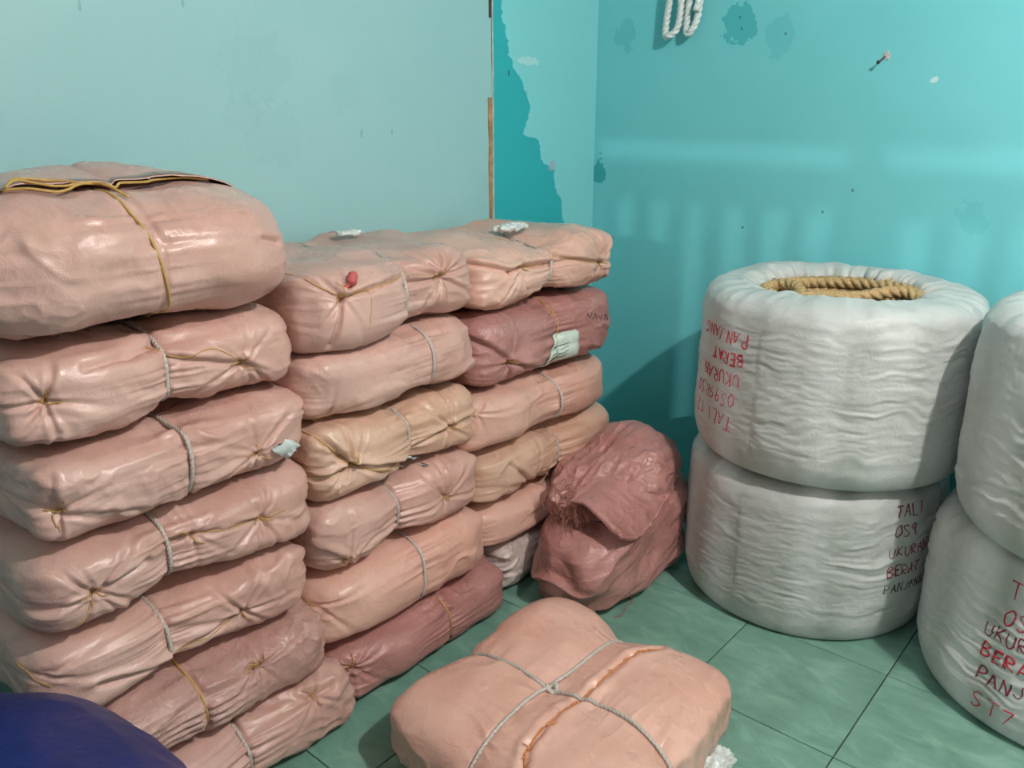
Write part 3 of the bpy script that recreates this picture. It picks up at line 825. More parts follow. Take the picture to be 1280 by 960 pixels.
# flap and slits of the biggest bale
def flap(b, y0, y1, xs, w, h, seed):
    n, m = 60, 10
    V = []
    for i in range(n + 1):
        u = i / n; y = y0 + (y1 - y0) * u
        for j in range(m + 1):
            v = j / m
            x = xs + w * (v - 0.5) * 2
            hh, nn = cast(b['bvh'], (x, y, 1.0), (0, 0, -1))
            env = math.sin(PI * u) ** 0.6
            lift = h * env * (0.5 + 0.5 * math.sin(PI * (v * 0.9 + 0.05))) * (0.75 + 0.35 * vnoise(np.array([[u * 5 + seed, v * 1.5, 0.5]]), 2)[0])
            V.append(hh + np.array([0, 0, lift + 0.002]))
    V = np.array(V)
    V2 = V - np.array([0, 0, 0.003])
    Q = []; k = m + 1; N_ = len(V)
    for i in range(n):
        for j in range(m):
            a_ = i * k + j; Q.append((a_, a_ + k, a_ + k + 1, a_ + 1)); Q.append((N_ + a_, N_ + a_ + 1, N_ + a_ + k + 1, N_ + a_ + k))
    ring = [i * k for i in range(n)] + [n * k + j for j in range(m)] + [i * k + m for i in range(n, 0, -1)] + [j for j in range(m, 0, -1)]
    for q_ in range(len(ring)):
        a_, b_ = ring[q_], ring[(q_ + 1) % len(ring)]; Q.append((a_, b_, N_ + b_, N_ + a_))
    return link('folded_flap', mesh_np('folded_flap', np.vstack([V, V2]), Q, M_PINK), b['root'])
flap(b1, -0.22, 0.25, -0.03, 0.14, 0.045, 3)
for (ya, yb2, xx) in [(-0.08, 0.02, 0.10), (0.03, 0.13, 0.09), (0.16, 0.22, 0.08)]:
    P = []
    for t in np.linspace(0, 1, 24):
        h_, n_ = cast(b1['bvh'], (xx + 0.02 * math.sin(3 * t), ya + (yb2 - ya) * t, 1.0), (0, 0, -1)); P.append(h_)
    V, Q = tube(np.array(P), 0.0005 + 0.0045 * np.sin(np.linspace(0, PI, 24)), 6)
    link('seam_slit', mesh_np('seam_slit', V, Q, M_HOLE), b1['root'])
# bow of yellow twine on top of it
def top_thread(b, pts, r, mat, name):
    P = []
    for p_ in spline(pts, 10):
        h_, n_ = cast(b['bvh'], (p_[0], p_[1], 1.0), (0, 0, -1))
        if h_ is not None: P.append(h_ + np.array([0, 0, r + p_[2]]))
    V, Q = tube(np.array(P), r, 6); return link(name, mesh_np(name, V, Q, mat), b['root'])
top_thread(b1, [(0.14, -0.19, 0.012), (0.11, -0.16, 0.014), (0.13, -0.10, 0.012), (0.13, -0.045, 0.010), (0.12, 0.03, 0.012), (0.10, 0.10, 0.006), (0.10, 0.20, 0.004)], 0.0026, M_TWINE, 'yellow_twine')
top_thread(b1, [(0.12, -0.19, 0.004), (0.15, -0.12, 0.006), (0.13, -0.05, 0.012), (0.15, -0.03, 0.008), (0.19, -0.01, 0.004)], 0.0026, M_TWINE, 'yellow_twine')
top_thread(b1, [(0.13, -0.05, 0.01), (0.10, -0.09, 0.016), (0.09, -0.15, 0.016), (0.12, -0.18, 0.01)], 0.0026, M_TWINE, 'yellow_twine')

# ------------------------------------------------------------------ rope coils wrapped in white sacking
def roll_mesh(R, H, hole, seed, nt=300, bottom_r=0.88):
    # profile points (radius, z, weight of side wrinkles)
    prof = []
    for z in np.linspace(H - 0.16, H - 0.035, 8): prof.append((hole + 0.012, z))
    for a in np.linspace(0, PI / 2, 6)[1:]: prof.append((hole + 0.012 + 0.03 * (1 - math.cos(a)), H - 0.035 + 0.028 * math.sin(a)))
    for r in np.linspace(hole + 0.06, R - 0.10, 14): prof.append((r, H - 0.006 + 0.006 * math.sin((r - hole) / (R - hole) * PI)))
    for a in np.linspace(0, PI / 2, 16): prof.append((R - 0.085 + 0.085 * math.sin(a) ** 0.9, H - 0.07 + 0.066 * math.cos(a) ** 0.9))
    for z in np.linspace(H - 0.08, 0.09, 90): prof.append((R * (1 + 0.012 * math.sin(PI * z / H)), z))
    for a in np.linspace(0, PI / 2, 18)[1:]: prof.append((R * bottom_r + R * (1 - bottom_r) * math.cos(a) ** 0.8, 0.085 * (1 - math.sin(a))))
    for r in np.linspace(R * bottom_r - 0.02, 0.10, 6): prof.append((r, 0.0))
    prof = np.array(prof); m = len(prof)
    th = np.arange(nt) / nt * 2 * PI
    r = prof[:, 0][None, :] + 0 * th[:, None]; z = prof[:, 1][None, :] + 0 * th[:, None]; TH = th[:, None] + 0 * r
    cs, sn = np.cos(TH), np.sin(TH)
    k = 1.5
    P = np.stack([cs * k, sn * k, z * 30], -1)
    wv = fbm(np.stack([cs * 4, sn * 4, z * 9], -1), 2, seed)
    P[..., 2] += 1.0 * wv
    side = sstep(0.02, 0.10, z) * sstep(R * 0.86, R * 0.99, r)
    f = ridged(P + seed, 3, seed + 1, 0.6)
    msk = 0.25 + 0.75 * sstep(-0.3, 0.4, fbm(np.stack([cs * 3, sn * 3, z * 7], -1) + 5, 2, seed + 3))
    dr = side * msk * 0.0070 * f
    dr = dr + 0.010 * fbm(np.stack([cs * 2, sn * 2, z * 3], -1), 2, seed + 7) * sstep(0, 0.06, z)
    # small dimples
    dr = dr + side * 0.0030 * ridged(np.stack([cs * 9, sn * 9, z * 70 + 2 * wv], -1), 2, seed + 9) * 0.6
    # lapped edge of the sacking, an upright step
    for a0, w_ in ((-1.72, 0.0035), (-1.13, 0.002), (-2.5, 0.002)):
        da = (TH - a0 + PI) % (2 * PI) - PI
        dr = dr + side * w_ * sstep(-0.012, 0.0, da + 0.01 * np.sin(z * 40)) * np.exp(-np.clip(da, 0, 9) / 0.7)
    # top face: radial gathers and ragged hole
    top = sstep(H - 0.10, H - 0.01, z)
    rad = ridged(np.stack([cs * 7, sn * 7, r * 6], -1) + seed, 3, seed + 11)
    dz = top * 0.006 * rad * sstep(hole, hole + 0.05, r)
    dz = dz + top * 0.012 * fbm(np.stack([cs * 1.6, sn * 1.6, r * 5], -1) + 3, 2, seed + 12)
    inn = 1 - sstep(hole + 0.02, hole + 0.085, r)
    jag = ridged(np.stack([cs * 6, sn * 6, z * 4], -1) + 2, 3, seed + 13, 0.7)
    r = r + dr + inn * (0.034 * jag - 0.004)
    z = z + dz + inn * 0.010 * fbm(np.stack([cs * 9, sn * 9, z * 2], -1), 2, seed + 15) * sstep(H - 0.10, H - 0.02, z)
    z = np.maximum(z, 0.0004)
    V = np.stack([r * cs, r * sn, z], -1).reshape(-1, 3)
    i = np.arange(nt)[:, None]; j = np.arange(m - 1)[None, :]; i2 = (i + 1) % nt
    Q = np.stack([i * m + j, i2 * m + j, i2 * m + j + 1, i * m + j + 1], -1).reshape(-1, 4)[:, ::-1]
    return V, Q

def coil_part(root, R, H, seed, hole, mat=M_MANILA):
    """turns of thick laid rope seen in the eye of the roll"""
    rs = np.random.RandomState(seed); rr = 0.0205
    k = 0
    for lay in range(6):
        z = H - 0.042 - lay * 0.038
        for ring in range(1):
            rad = hole + 0.000 + ring * 0.030 + rs.uniform(-0.004, 0.004)
            th = np.linspace(0, 2 * PI, 130, endpoint=False)
            ph = rs.uniform(0, 6)
            P = np.column_stack([(rad + 0.005 * np.sin(2 * th + ph)) * np.cos(th), (rad + 0.005 * np.sin(3 * th + ph)) * np.sin(th), z + 0.004 * np.sin(2 * th + ph)])
            V, Q = tube(resample(P, 0.007, True), rr, 15, True, 3, 0.085, 0.32)
            link('rope_turn', mesh_np('rope_turn', V, Q, mat), root)
    # loose end crossing the eye
    P = spline([(0.20, 0.09, H - 0.045), (0.13, 0.10, H - 0.030), (0.03, 0.04, H - 0.050), (-0.05, -0.06, H - 0.045), (-0.12, -0.12, H - 0.050), (-0.19, -0.10, H - 0.060)], 16)
    V, Q = tube(resample(P, 0.006), rr * 0.95, 15, False, 3, 0.085, 0.32)
    link('rope_end', mesh_np('rope_end', V, Q, mat), root)
    P = spline([(-0.215, 0.03, H - 0.040), (-0.13, -0.01, H - 0.035), (-0.06, -0.12, H - 0.052), (0.02, -0.19, H - 0.07)], 16)
    V, Q = tube(resample(P, 0.006), rr * 0.95, 15, False, 3, 0.085, 0.32)
    link('rope_end', mesh_np('rope_end', V, Q, mat), root)
    th = np.linspace(0, 2 * PI, 30, endpoint=False)   # twine lashing round the turns
    P = np.column_stack([0 * th + 0.06, hole + 0.012 + 0.026 * np.cos(th), H - 0.052 + 0.032 * np.sin(th)])
    V, Q = join([tube(P + np.array([d, 0, 0]), 0.003, 6, True) for d in (0, 0.006, 0.012)])
    link('twine_lashing', mesh_np('twine_lashing', V, Q, mat), root)

GLYPH = {
 'T': [[(0, 1), (.8, 1)], [(.4, 1), (.38, 0)]], 'A': [[(0, 0), (.35, 1), (.7, 0)], [(.15, .38), (.6, .38)]],
 'L': [[(.05, 1), (.05, 0), (.6, 0)]], 'I': [[(.2, 1), (.2, 0)]], 'U': [[(0, 1), (.02, .25), (.3, 0), (.6, .25), (.62, 1)]],
 'K': [[(0, 1), (0, 0)], [(.6, 1), (.05, .45), (.65, 0)]], 'R': [[(0, 0), (0, 1), (.5, .95), (.55, .65), (.05, .5), (.65, 0)]],
 'N': [[(0, 0), (0, 1), (.6, 0), (.62, 1)]], 'B': [[(0, 0), (0, 1), (.45, .95), (.5, .7), (.05, .52), (.55, .4), (.55, .1), (0, 0)]],
 'E': [[(.6, 1), (0, 1), (0, 0), (.6, 0)], [(0, .5), (.5, .5)]], 'P': [[(0, 0), (0, 1), (.5, .95), (.55, .65), (.05, .5)]],
 'J': [[(.6, 1), (.55, .2), (.3, 0), (0, .2)]], 'G': [[(.6, .85), (.3, 1), (0, .6), (.1, .1), (.5, 0), (.6, .4), (.35, .4)]],
 'O': [[(.3, 1), (0, .6), (.1, .1), (.35, 0), (.65, .4), (.55, .9), (.3, 1)]], 'S': [[(.6, .9), (.3, 1), (.05, .78), (.3, .52), (.58, .28), (.3, 0), (0, .1)]],
 '9': [[(.55, .7), (.25, .5), (.05, .75), (.3, 1), (.55, .8), (.5, 0)]], '5': [[(.55, 1), (.08, 1), (.05, .58), (.45, .55), (.5, .2), (.05, 0)]],
 '1': [[(.1, .8), (.25, 1), (.22, 0)]], '7': [[(0, 1), (.6, 1), (.2, 0)]], '2': [[(0, .8), (.3, 1), (.55, .75), (.05, 0), (.6, 0)]], ' ': []}
def lettering(root, bvh, lines, R, mat, flip, name, seed):
    """lines: (text, angle at the first letter, z of the line, height, pen width, material)"""
    rs = np.random.RandomState(seed)
    for text, a0, z0, hgt, pen, mt in lines:
        x = 0.0
        for ch in text:
            parts = []
            dy = rs.uniform(-0.08, 0.08); sc = rs.uniform(0.9, 1.1); sl = rs.uniform(-0.05, 0.18)
            for st in GLYPH[ch]:
                pts = np.array([(px_ * 0.85 + sl * py_, py_ * sc + dy, 0) for px_, py_ in st])
                P = resample(spline(pts, 6) if len(pts) > 3 and ch in 'OSGU952JRBP' else pts, 0.06)
                W = []
                for p in P:
                    u, v = (x + p[0] * hgt), p[1] * hgt
                    if flip: u, v = -u, -v
                    th = a0 + u / R; z = z0 + v
                    o = np.array([math.cos(th) * 1.0, math.sin(th) * 1.0, z])
                    h, nn = cast(bvh, o, (-math.cos(th), -math.sin(th), 0))
                    if h is not None: W.append((h, nn))
                if len(W) < 2: continue
                P3 = np.array([w[0] for w in W]); N3 = np.array([w[1] for w in W])
                T = np.gradient(P3, axis=0); S = np.cross(T, N3); S /= np.linalg.norm(S, axis=1, keepdims=True) + 1e-9
                pw = pen * (0.8 + 0.3 * np.sin(np.linspace(0, 3, len(P3)) + rs.uniform(0, 6)))[:, None]
                rows = [P3 + S * pw * k + N3 * h_ for k, h_ in ((-1, 0.0000), (-0.8, 0.0013), (0.8, 0.0013), (1, 0.0000))]
                V = np.stack(rows, 1).reshape(-1, 3); n = len(P3)
                Q = [(i * 4 + k, i * 4 + k + 1, i * 4 + k + 5, i * 4 + k + 4) for i in range(n - 1) for k in range(3)]
                parts.append((V, Q))
            x += hgt * (0.82 if ch != 'I' else 0.45)
            if parts: link(name, mesh_np(name, *join(parts), mt), root)

def roll(cx, cy, z0, R, H, hole, seed, label, open_top, rz=0.0, bottom_r=0.88, group='rope coils wrapped in white sacking', lines=(), flip=False):
    root = empty('rope_roll', (cx, cy, z0)); tag(root, label, 'rope roll', group)
    V, Q = roll_mesh(R, H, hole, seed, bottom_r=bottom_r)
    link('white_sacking', mesh_np('white_sacking', V, Q, M_WHITE), root)
    bvh = bvh_of(V, Q)
    if open_top: coil_part(root, R, H, seed, hole)
    if lines: lettering(root, bvh, lines, R, M_RED, flip, 'written_letter', seed)
    return root, bvh
R1c, R1u = (-0.845, 2.45), (-0.82, 2.44)
R2c, R2u = (-0.070, 2.40), (-0.02, 2.33)
roll(*R1c, 0.0, 0.375, 0.484, 0.19, 41, 'lower white sacked roll in front of the right wall, beside the slumped rose sack', False, lines=[
    ('TALI', -0.60, 0.405, 0.036, 0.0022, M_DARKRED), ('OS9', -0.58, 0.345, 0.034, 0.0026, M_DARKRED), ('UKURAN', -0.61, 0.285, 0.030, 0.0018, M_DARKRED),
    ('BERAT', -0.61, 0.225, 0.030, 0.0028, M_DARKRED), ('PANJANG', -0.61, 0.170, 0.028, 0.0018, M_INK)])
roll(*R1u, 0.495, 0.388, 0.50, 0.215, 42, 'upper white sacked roll with brown rope showing in its open top', True, lines=[
    ('TALI 12', -1.90, 0.150, 0.040, 0.0018, M_RED), ('OS95RSO', -1.90, 0.215, 0.036, 0.0014, M_RED), ('UKURAN', -1.87, 0.275, 0.036, 0.0020, M_RED),
    ('BERAT', -1.85, 0.335, 0.032, 0.0032, M_RED), ('PANJANG', -1.83, 0.395, 0.034, 0.0018, M_RED)], flip=True, bottom_r=0.92)
roll(*R2c, 0.0, 0.385, 0.484, 0.19, 43, 'lower white sacked roll at the right edge of the photo with red writing', False, lines=[
    ('TALI', -1.96, 0.385, 0.042, 0.0020, M_RED), ('OS9', -1.96, 0.315, 0.040, 0.0022, M_RED), ('UKURAN', -2.06, 0.262, 0.034, 0.0022, M_DARKRED),
    ('BERAT', -2.05, 0.205, 0.036, 0.0038, M_RED), ('PANJANG', -2.05, 0.140, 0.036, 0.0024, M_DARKRED), ('ST7', -2.06, 0.055, 0.046, 0.0018, M_RED)])
roll(*R2u, 0.495, 0.392, 0.545, 0.21, 44, 'upper white sacked roll at the right edge of the photo, blank side showing', True)

# ------------------------------------------------------------------ big tied bundle lying on the floor
def floor_bundle():
    x0, x1, y0, y1, H = -1.27, -0.65, 0.98, 1.65, 0.225
    cxx, cy = (x0 + x1) / 2, (y0 + y1) / 2
    root = empty('floor_bundle', (cxx, cy, 0)); tag(root, 'wide pink sack bundle on the floor tied crosswise with white rope', 'bundle')
    hx, hy, hz = (x1 - x0) / 2, (y1 - y0) / 2, H / 2
    q, Q = cube_grid(150, 150, 50)
    a = (np.abs(q[:, 0]) ** 6 + np.abs(q[:, 1]) ** 6) ** (1 / 6)
    R = (a ** 3.5 + np.abs(q[:, 2]) ** 3.5) ** (1 / 3.5)
    V = q / R[:, None] * np.array([hx, hy, hz])
    rx, ry = at_z(690, 845, H)[:2] - np.array([cxx, cy])
    X, Y = V[:, 0].copy(), V[:, 1].copy()
    dx, dy = X - rx, Y - ry
    # the rope along y pulls in the sides it crosses, much more at the far end
    px = np.exp(-np.abs(dx) / 0.05); py = np.exp(-np.abs(dy) / 0.05)
    far = sstep(0.05, hy, Y); V[:, 1] -= (0.055 * far * (0.5 * px + 0.5 * np.exp(-(dx / 0.10) ** 2)))
    V[:, 1] += 0.03 * sstep(0.05, hy, -Y) * px
    V[:, 0] -= 0.025 * sstep(0.05, hx, X) * py; V[:, 0] += 0.025 * sstep(0.05, hx, -X) * py
    up = V[:, 2] > 0
    V[:, 2] -= np.where(up, 0.022 * (0.45 * px + 0.55 * np.exp(-(dx / 0.09) ** 2)) + 0.016 * (0.5 * py + 0.5 * np.exp(-(dy / 0.08) ** 2)), 0)
    # the two halves: the left one higher at the back
    V[:, 2] *= 1 + 0.04 * np.sin(X * 5)
    Nn = vnormals(V, Q)
    V += Nn * (0.016 * fbm(V * 5 + 4, 2, 77))[:, None]
    Nn = vnormals(V, Q)
    X, Y = V[:, 0], V[:, 1]; dx, dy = X - rx, Y - ry
    wv = fbm(V * 8, 2, 5)
    disp = 0.0060 * ridged(np.column_stack([dx * 3, dy * 26 + wv, V[:, 2] * 9]), 2, 3) * np.exp(-np.abs(dx) / 0.06) * sstep(0, 0.012, np.abs(dx))
    disp += 0.0060 * ridged(np.column_stack([dx * 26 + wv, dy * 3, V[:, 2] * 9]), 2, 4) * np.exp(-np.abs(dy) / 0.06) * sstep(0, 0.012, np.abs(dy))
    msk = sstep(-0.1, 0.5, fbm(V * 4 + 9, 2, 8))
    disp += 0.0050 * np.clip(ridged(np.column_stack([X * 7 + wv, Y * 5, V[:, 2] * 14]), 2, 6) - 0.2, 0, 1) * msk
    disp += 0.0018 * ridged(V * 18 + wv[:, None], 2, 9) * (0.3 + 0.7 * msk)
    # side wrinkles stronger
    sidew = 1 - sstep(0.3, 0.8, Nn[:, 2])
    disp += 0.0075 * sidew * ridged(np.column_stack([X * 14 + wv, Y * 14, V[:, 2] * 12]), 2, 12) * (V[:, 2] < 0.07)
    # stitched seam of the right half
    sp = [at_z(*p, H)[:2] - np.array([cxx, cy]) for p in ((655, 950), (662, 925), (705, 880), (745, 850), (790, 815), (828, 797))]
    for (a_, b_) in zip(sp[:-1], sp[1:]):
        t = np.clip(((X - a_[0]) * (b_[0] - a_[0]) + (Y - a_[1]) * (b_[1] - a_[1])) / ((b_ - a_) @ (b_ - a_)), 0, 1)
        r = np.hypot(X - a_[0] - t * (b_[0] - a_[0]), Y - a_[1] - t * (b_[1] - a_[1]))
        disp += np.where(Nn[:, 2] > 0.3, -0.006 * np.exp(-(r / 0.008) ** 2) + 0.003 * np.exp(-((r - 0.02) / 0.012) ** 2), 0)
    V = V + Nn * disp[:, None]
    V[:, 2] += hz; V[:, 2] = np.maximum(V[:, 2], 0.0006)
    link('sack_cloth', mesh_np('sack_cloth', V, Q, M_PEACH), root)
    bvh = bvh_of(V, Q); r = 0.0058
    def ring(axis, pos, wob):
        P = []
        for k in range(200):
            th = 2 * PI * k / 200; d = np.array([math.cos(th), 0, math.sin(th)]) if axis == 'x' else np.array([0, math.cos(th), math.sin(th)])
            off = pos + wob * math.sin(2 * th + 0.6)
            o = (np.array([0, off, hz]) if axis == 'x' else np.array([off, 0, hz])) + d * 2
            h, n_ = cast(bvh, o, -d)
            if h is not None: P.append(h + d * r * 0.7)
        return smooth_path(np.array(P), 2, True)
    make_rope(ring('x', ry, 0.006), r, M_ROPE, 'binding_rope', root)
    make_rope(ring('y', rx, 0.008), r, M_ROPE, 'binding_rope', root)
    h, n_ = cast(bvh, (rx, ry, 1), (0, 0, -1))
    kn = [tube(h + np.array([0, 0, 0.008]) + np.array([(0.013 * math.cos(t + s), 0.013 * math.sin(t + s) * (1 if s else .6), 0.006 * math.sin(2 * t + s)) for t in np.linspace(0, 2 * PI, 24, endpoint=False)]), 0.005, 8, True) for s in (0, 1.4)]
    link('rope_knot', mesh_np('rope_knot', *join(kn), M_ROPE), root)
    # orange stitching along the seam
    rs = np.random.RandomState(4); parts = []
    S = spline([np.array([p[0], p[1], 0]) for p in sp], 14)
    for k in range(3):
        P = []
        for i, p in enumerate(S):
            o = p[:2] + rs.uniform(-0.0035, 0.0035, 2)
            h, n_ = cast(bvh, (o[0], o[1], 1), (0, 0, -1))
            if h is not None: P.append(h + np.array([0, 0, 0.0012 + (0.002 * abs(math.sin(i * 0.5 + k)))]))
        parts.append(tube(resample(np.array(P), 0.006), 0.0013, 6))
    for p in S[::7]:
        a_ = rs.uniform(0, 6); l = rs.uniform(0.012, 0.03); P = []
        for t in (0, .5, 1):
            h, n_ = cast(bvh, (p[0] + t * l * math.cos(a_), p[1] + t * l * math.sin(a_ + t), 1), (0, 0, -1)); P.append(h + np.array([0, 0, 0.002 + 0.004 * t]))
        parts.append(tube(np.array(P), 0.0010, 6))
    link('orange_stitching', mesh_np('orange_stitching', *join(parts), M_ORANGE), root)
floor_bundle()

# ------------------------------------------------------------------ slumped rose sack by the right stack
def slumped_sack():
    c = np.array([-1.325, 2.04]); ang = math.radians(0)
    root = empty('slumped_sack', (c[0], c[1], 0)); tag(root, 'slumped dull rose sack with gathered top and frayed brown mouth, beside the right stack', 'sack')
    q, Q = cube_grid(80, 130, 90)
    a = (np.abs(q[:, 0]) ** 2.8 + np.abs(q[:, 1]) ** 2.8) ** (1 / 2.8)
    R = (a ** 3.4 + np.abs(q[:, 2]) ** 3.4) ** (1 / 3.4)
    V = q / R[:, None] * np.array([0.148, 0.300, 0.155])
    V[:, 2] += 0.155
    t = V[:, 2] / 0.31
    V[:, 1] += 0.02 * t; V[:, 0] *= 1 + 0.05 * np.sin(PI * t)
    V[:, 2] += 0.05 * sstep(0.4, 1.0, t) * (V[:, 1] / 0.285)            # higher at the far end
    Nn = vnormals(V, Q)
    V += Nn * (0.020 * fbm(V * 6 + 1, 2, 21))[:, None]
    Nn = vnormals(V, Q); wv = fbm(V * 8, 2, 22)
    disp = 0.020 * np.clip(ridged(np.column_stack([V[:, 0] * 4, V[:, 1] * 3, V[:, 2] * 13 - V[:, 1] * 4 + wv * 0.5]) + 3, 1, 23), 0, 1)
    disp += 0.007 * ridged(np.column_stack([V[:, 0] * 9, V[:, 1] * 8, V[:, 2] * 24 - V[:, 1] * 9]), 2, 25)
    V += Nn * disp[:, None]; V[:, 2] = np.maximum(V[:, 2], 0.0006)
    link('sack_body', mesh_np('sack_body', V, Q, M_ROSE), root)
    body = bvh_of(V, Q)
    # gathered, folded-over top
    q, Q = cube_grid(90, 130, 60)
    R = ((np.abs(q) ** 2.6).sum(1)) ** (1 / 2.6)
    V = q / R[:, None] * np.array([0.150, 0.235, 0.115])
    tt = V[:, 1] / 0.245                                              # -1 = mouth, +1 = far end
    V[:, 0] *= 0.62 + 0.38 * sstep(-1, 0.1, tt); V[:, 2] *= 0.55 + 0.45 * sstep(-1, 0.2, tt)
    V[:, 2] += 0.055 * sstep(-0.6, 0.6, tt)
    V[:, 0] += -0.05 * sstep(0.2, -1, tt) - 0.0
    Nn = vnormals(V, Q); wv = fbm(V * 9, 2, 31)
    along = np.column_stack([V[:, 0] * 17 + 0.4 * wv, V[:, 1] * 4, V[:, 2] * 17 + 0.4 * wv]) + 2
    disp = 0.020 * np.clip(ridged(along, 2, 33), -0.2, 1) * (0.55 + 0.45 * sstep(0.9, -0.6, tt)) + 0.014 * fbm(V * 7 + 8, 2, 35) + 0.006 * ridged(V * np.array([30, 12, 30]), 2, 36)
    V += Nn * disp[:, None]
    V += np.array([-0.008, 0.030, 0.315])
    link('gathered_top', mesh_np('gathered_top', V, Q, M_ROSE), root)
    # flap of cloth that hangs over the front of the body
    n, m = 70, 30; W = []
    for i in range(n + 1):
        u = i / n
        for j in range(m + 1):
            v = j / m
            y = -0.25 + 0.46 * u
            xx = 0.02 + (0.150 + 0.02 * math.sin(3 * u) - 0.065 * u * u) * v ** 0.8
            zt = 0.375 + 0.06 * u - (0.085 + 0.06 * u + 0.03 * math.sin(7 * u)) * v ** 1.8
            W.append((xx, y + 0.03 * v, zt))
    W = np.array(W); wn = ridged(np.column_stack([W[:, 0] * 7, W[:, 1] * 12 + W[:, 2] * 8, W[:, 2] * 8]) + 6, 3, 51)
    W[:, 2] += 0.013 * wn; W[:, 0] += 0.010 * wn * (W[:, 0] / 0.2)
    A = np.vstack([W, W - np.array([0.001, 0, 0.004])]); Q = []; k = m + 1; N_ = len(W)
    for i in range(n):
        for j in range(m):
            a_ = i * k + j; Q.append((a_, a_ + 1, a_ + k + 1, a_ + k)); Q.append((N_ + a_, N_ + a_ + k, N_ + a_ + k + 1, N_ + a_ + 1))
    ringi = [i * k for i in range(n)] + [n * k + j for j in range(m)] + [i * k + m for i in range(n, 0, -1)] + [j for j in range(m, 0, -1)]
    for q_ in range(len(ringi)):
        a_, b_ = ringi[q_], ringi[(q_ + 1) % len(ringi)]; Q.append((a_, N_ + a_, N_ + b_, b_))
    link('cloth_flap', mesh_np('cloth_flap', A, Q, M_ROSE), root)
    # frayed mouth
    rs = np.random.RandomState(9); parts = []
    base = np.array([-0.03, -0.17, 0.335])
    for k in range(170):
        p0 = base + rs.normal(0, 1, 3) * np.array([0.035, 0.022, 0.022])
        d = np.array([rs.uniform(-0.3, 1.0), rs.uniform(-1.2, 0.1), rs.uniform(-0.7, 0.8)]); d /= np.linalg.norm(d)
        l = rs.uniform(0.03, 0.085); side_ = rs.normal(0, 1, 3) * 0.25
        P = np.array([p0 + d * l * t + side_ * l * t * t * 1.4 + np.array([0, 0, -0.5 * l * t * t]) for t in np.linspace(0, 1, 6)])
        parts.append(tube(P, np.linspace(0.0016, 0.0006, 6), 4))
    fr = link('frayed_mouth', mesh_np('frayed_mouth', *join(parts), M_FIBRE), root); fr['kind'] = 'stuff'
    # loose strings hanging in front
    def st(name, px, mat, r, X=-1.03):
        P = []
        for p in spline([np.array([*p_, 0.]) for p_ in px], 10):
            w = at_x(p[0], p[1], X); h, n_ = cast(body, (0.8, w[1] - c[1], max(0.004, w[2])), (-1, 0, 0))
            if h is None: continue
            P.append(h + np.array([0.004, 0, 0]))
        if len(P) > 3:
            V, Q = tube(smooth_path(np.array(P), 2), r, 6); link(name, mesh_np(name, V, Q, mat), root)
    st('loose_string', [(762, 640), (770, 665), (766, 700), (772, 722)], M_TWINE, 0.0018)
    st('loose_string', [(768, 690), (748, 712), (722, 730), (712, 742)], M_TWINE, 0.0018)
    st('loose_string', [(766, 690), (757, 720), (753, 745), (770, 760)], M_FIBRE, 0.0016)
    st('loose_string', [(775, 700), (779, 720), (782, 735)], M_TWINE, 0.0014)
slumped_sack()
# loose twine lying on the tiles next to it
P = [at_z(*p, 0.003) for p in ((768, 772), (778, 768), (783, 758), (790, 752), (786, 744))]
V, Q = tube(spline(P, 10), 0.0018, 6); tag(link('loose_twine', mesh_np('loose_twine', V, Q, M_FIBRE)), 'short curl of brown twine on the tiles beside the slumped sack', 'twine')

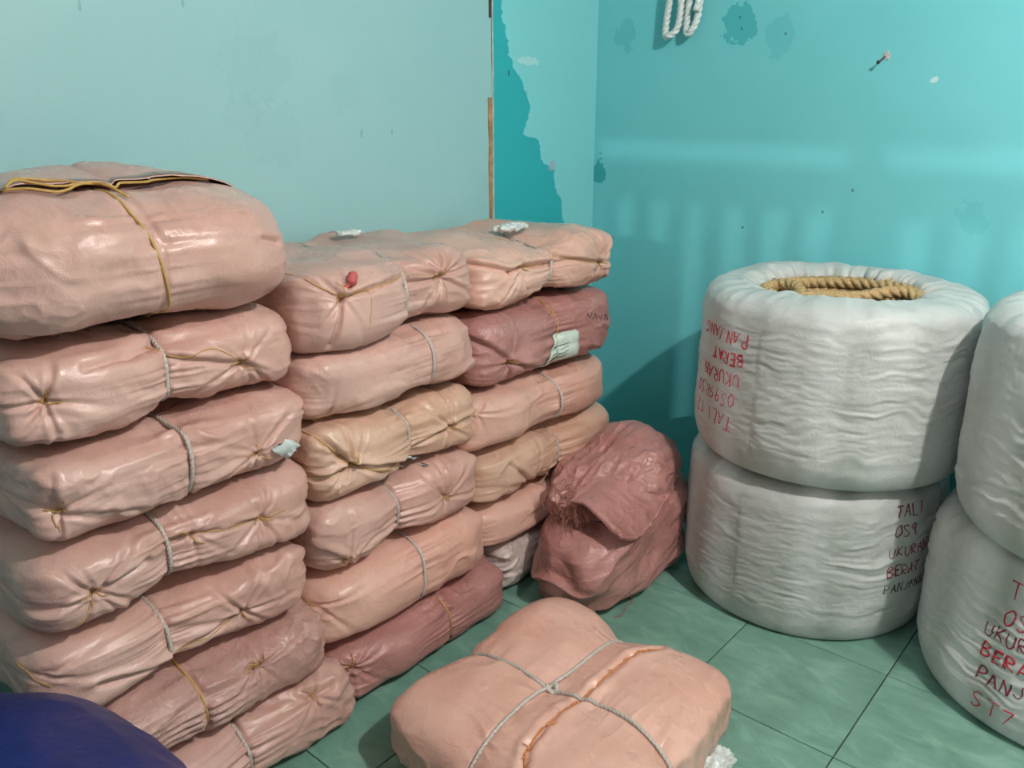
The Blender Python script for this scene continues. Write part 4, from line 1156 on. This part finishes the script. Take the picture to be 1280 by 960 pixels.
# ------------------------------------------------------------------ blue wrapped bundle, near left corner
def blue():
    c = (-1.05, 0.02, 0.0)
    root = empty('blue_bundle', c); tag(root, 'blue tarpaulin bundle in the near left corner, in front of the left stack', 'bundle')
    q, Q = cube_grid(90, 90, 60)
    R = ((np.abs(q) ** 3.0).sum(1)) ** (1 / 3.0)
    V = q / R[:, None] * np.array([0.57, 0.48, 0.30]); V[:, 2] += 0.30
    Nn = vnormals(V, Q); wv = fbm(V * 5, 2, 61)
    V += Nn * (0.016 * fbm(V * 4, 2, 62) + 0.006 * ridged(np.column_stack([V[:, 0] * 6 + wv, V[:, 1] * 9, V[:, 2] * 6]), 2, 63))[:, None]
    V[:, 2] = np.maximum(V[:, 2], 0.0006)
    link('tarpaulin', mesh_np('tarpaulin', V, Q, M_BLUE), root)
    bvh = bvh_of(V, Q)
    for yy in (-0.15,):
        P = rope_ring(bvh, yy, (0, 0.30), 0.004); V, Q = tube(resample(P, 0.01, True), 0.004, 6, True)
        link('tie_cord', mesh_np('tie_cord', V, Q, M_ROPE), root)
blue()

# ------------------------------------------------------------------ rope hank and nail on the right wall
def hank():
    YH = YW - 0.035
    top = at_y(858, -110, YH)
    root = empty('rope_hank', tuple(top)); tag(root, 'hank of thick white twisted rope hanging from the top of the right wall', 'rope')
    pts = [[(858, -110), (846, -40), (832, 36), (838, 45), (848, 30), (856, -30), (860, -108)],
           [(860, -108), (868, -40), (858, 32), (864, 41), (872, 20), (878, -30), (866, -110)],
           [(866, -110), (880, -50), (876, -10), (872, 14)]]
    for k, pl in enumerate(pts):
        P = np.array([at_y(x, y, YH + 0.010 * (k % 2)) + np.array([0, -0.012 * (i % 2), 0]) for i, (x, y) in enumerate(pl)]) - top
        P = resample(spline(P, 12), 0.006)
        V, Q = tube(P, 0.0135, 15, False, 3, 0.060, 0.34)
        link('rope_strand', mesh_np('rope_strand', V, Q, M_ROPE2), root)
    V, Q = tube(np.array([(0, -0.02, 0.0), (0, 0.0, 0.0), (0, 0.035, 0.0)]), 0.003, 8); link('nail', mesh_np('nail', V, Q, M_IRON), root)
hank()
p = at_y(1108, 70, YW)
root = empty('wall_nail', tuple(p)); tag(root, 'small nail driven aslant into the right wall above the rope rolls', 'nail')
V, Q = tube(np.array([(0, 0.01, 0.004), (-0.012, -0.03, -0.018)]), 0.0028, 8); link('shank', mesh_np('shank', V, Q, M_IRON), root)
V, Q = tube(np.array([(-0.012, -0.03, -0.018), (-0.0125, -0.0325, -0.0195)]), 0.006, 10); link('head', mesh_np('head', V, Q, M_IRON), root)
q, Q = cube_grid(10, 4, 10); V = q * np.array([0.013, 0.002, 0.013]) / ((np.abs(q) ** 2.2).sum(1) ** (1 / 2.2))[:, None]; V = V * (1 + 0.3 * vnoise(V * 300, 5)[:, None])
link('chipped_plaster', mesh_np('chipped_plaster', V, Q, M_EDGE), root)
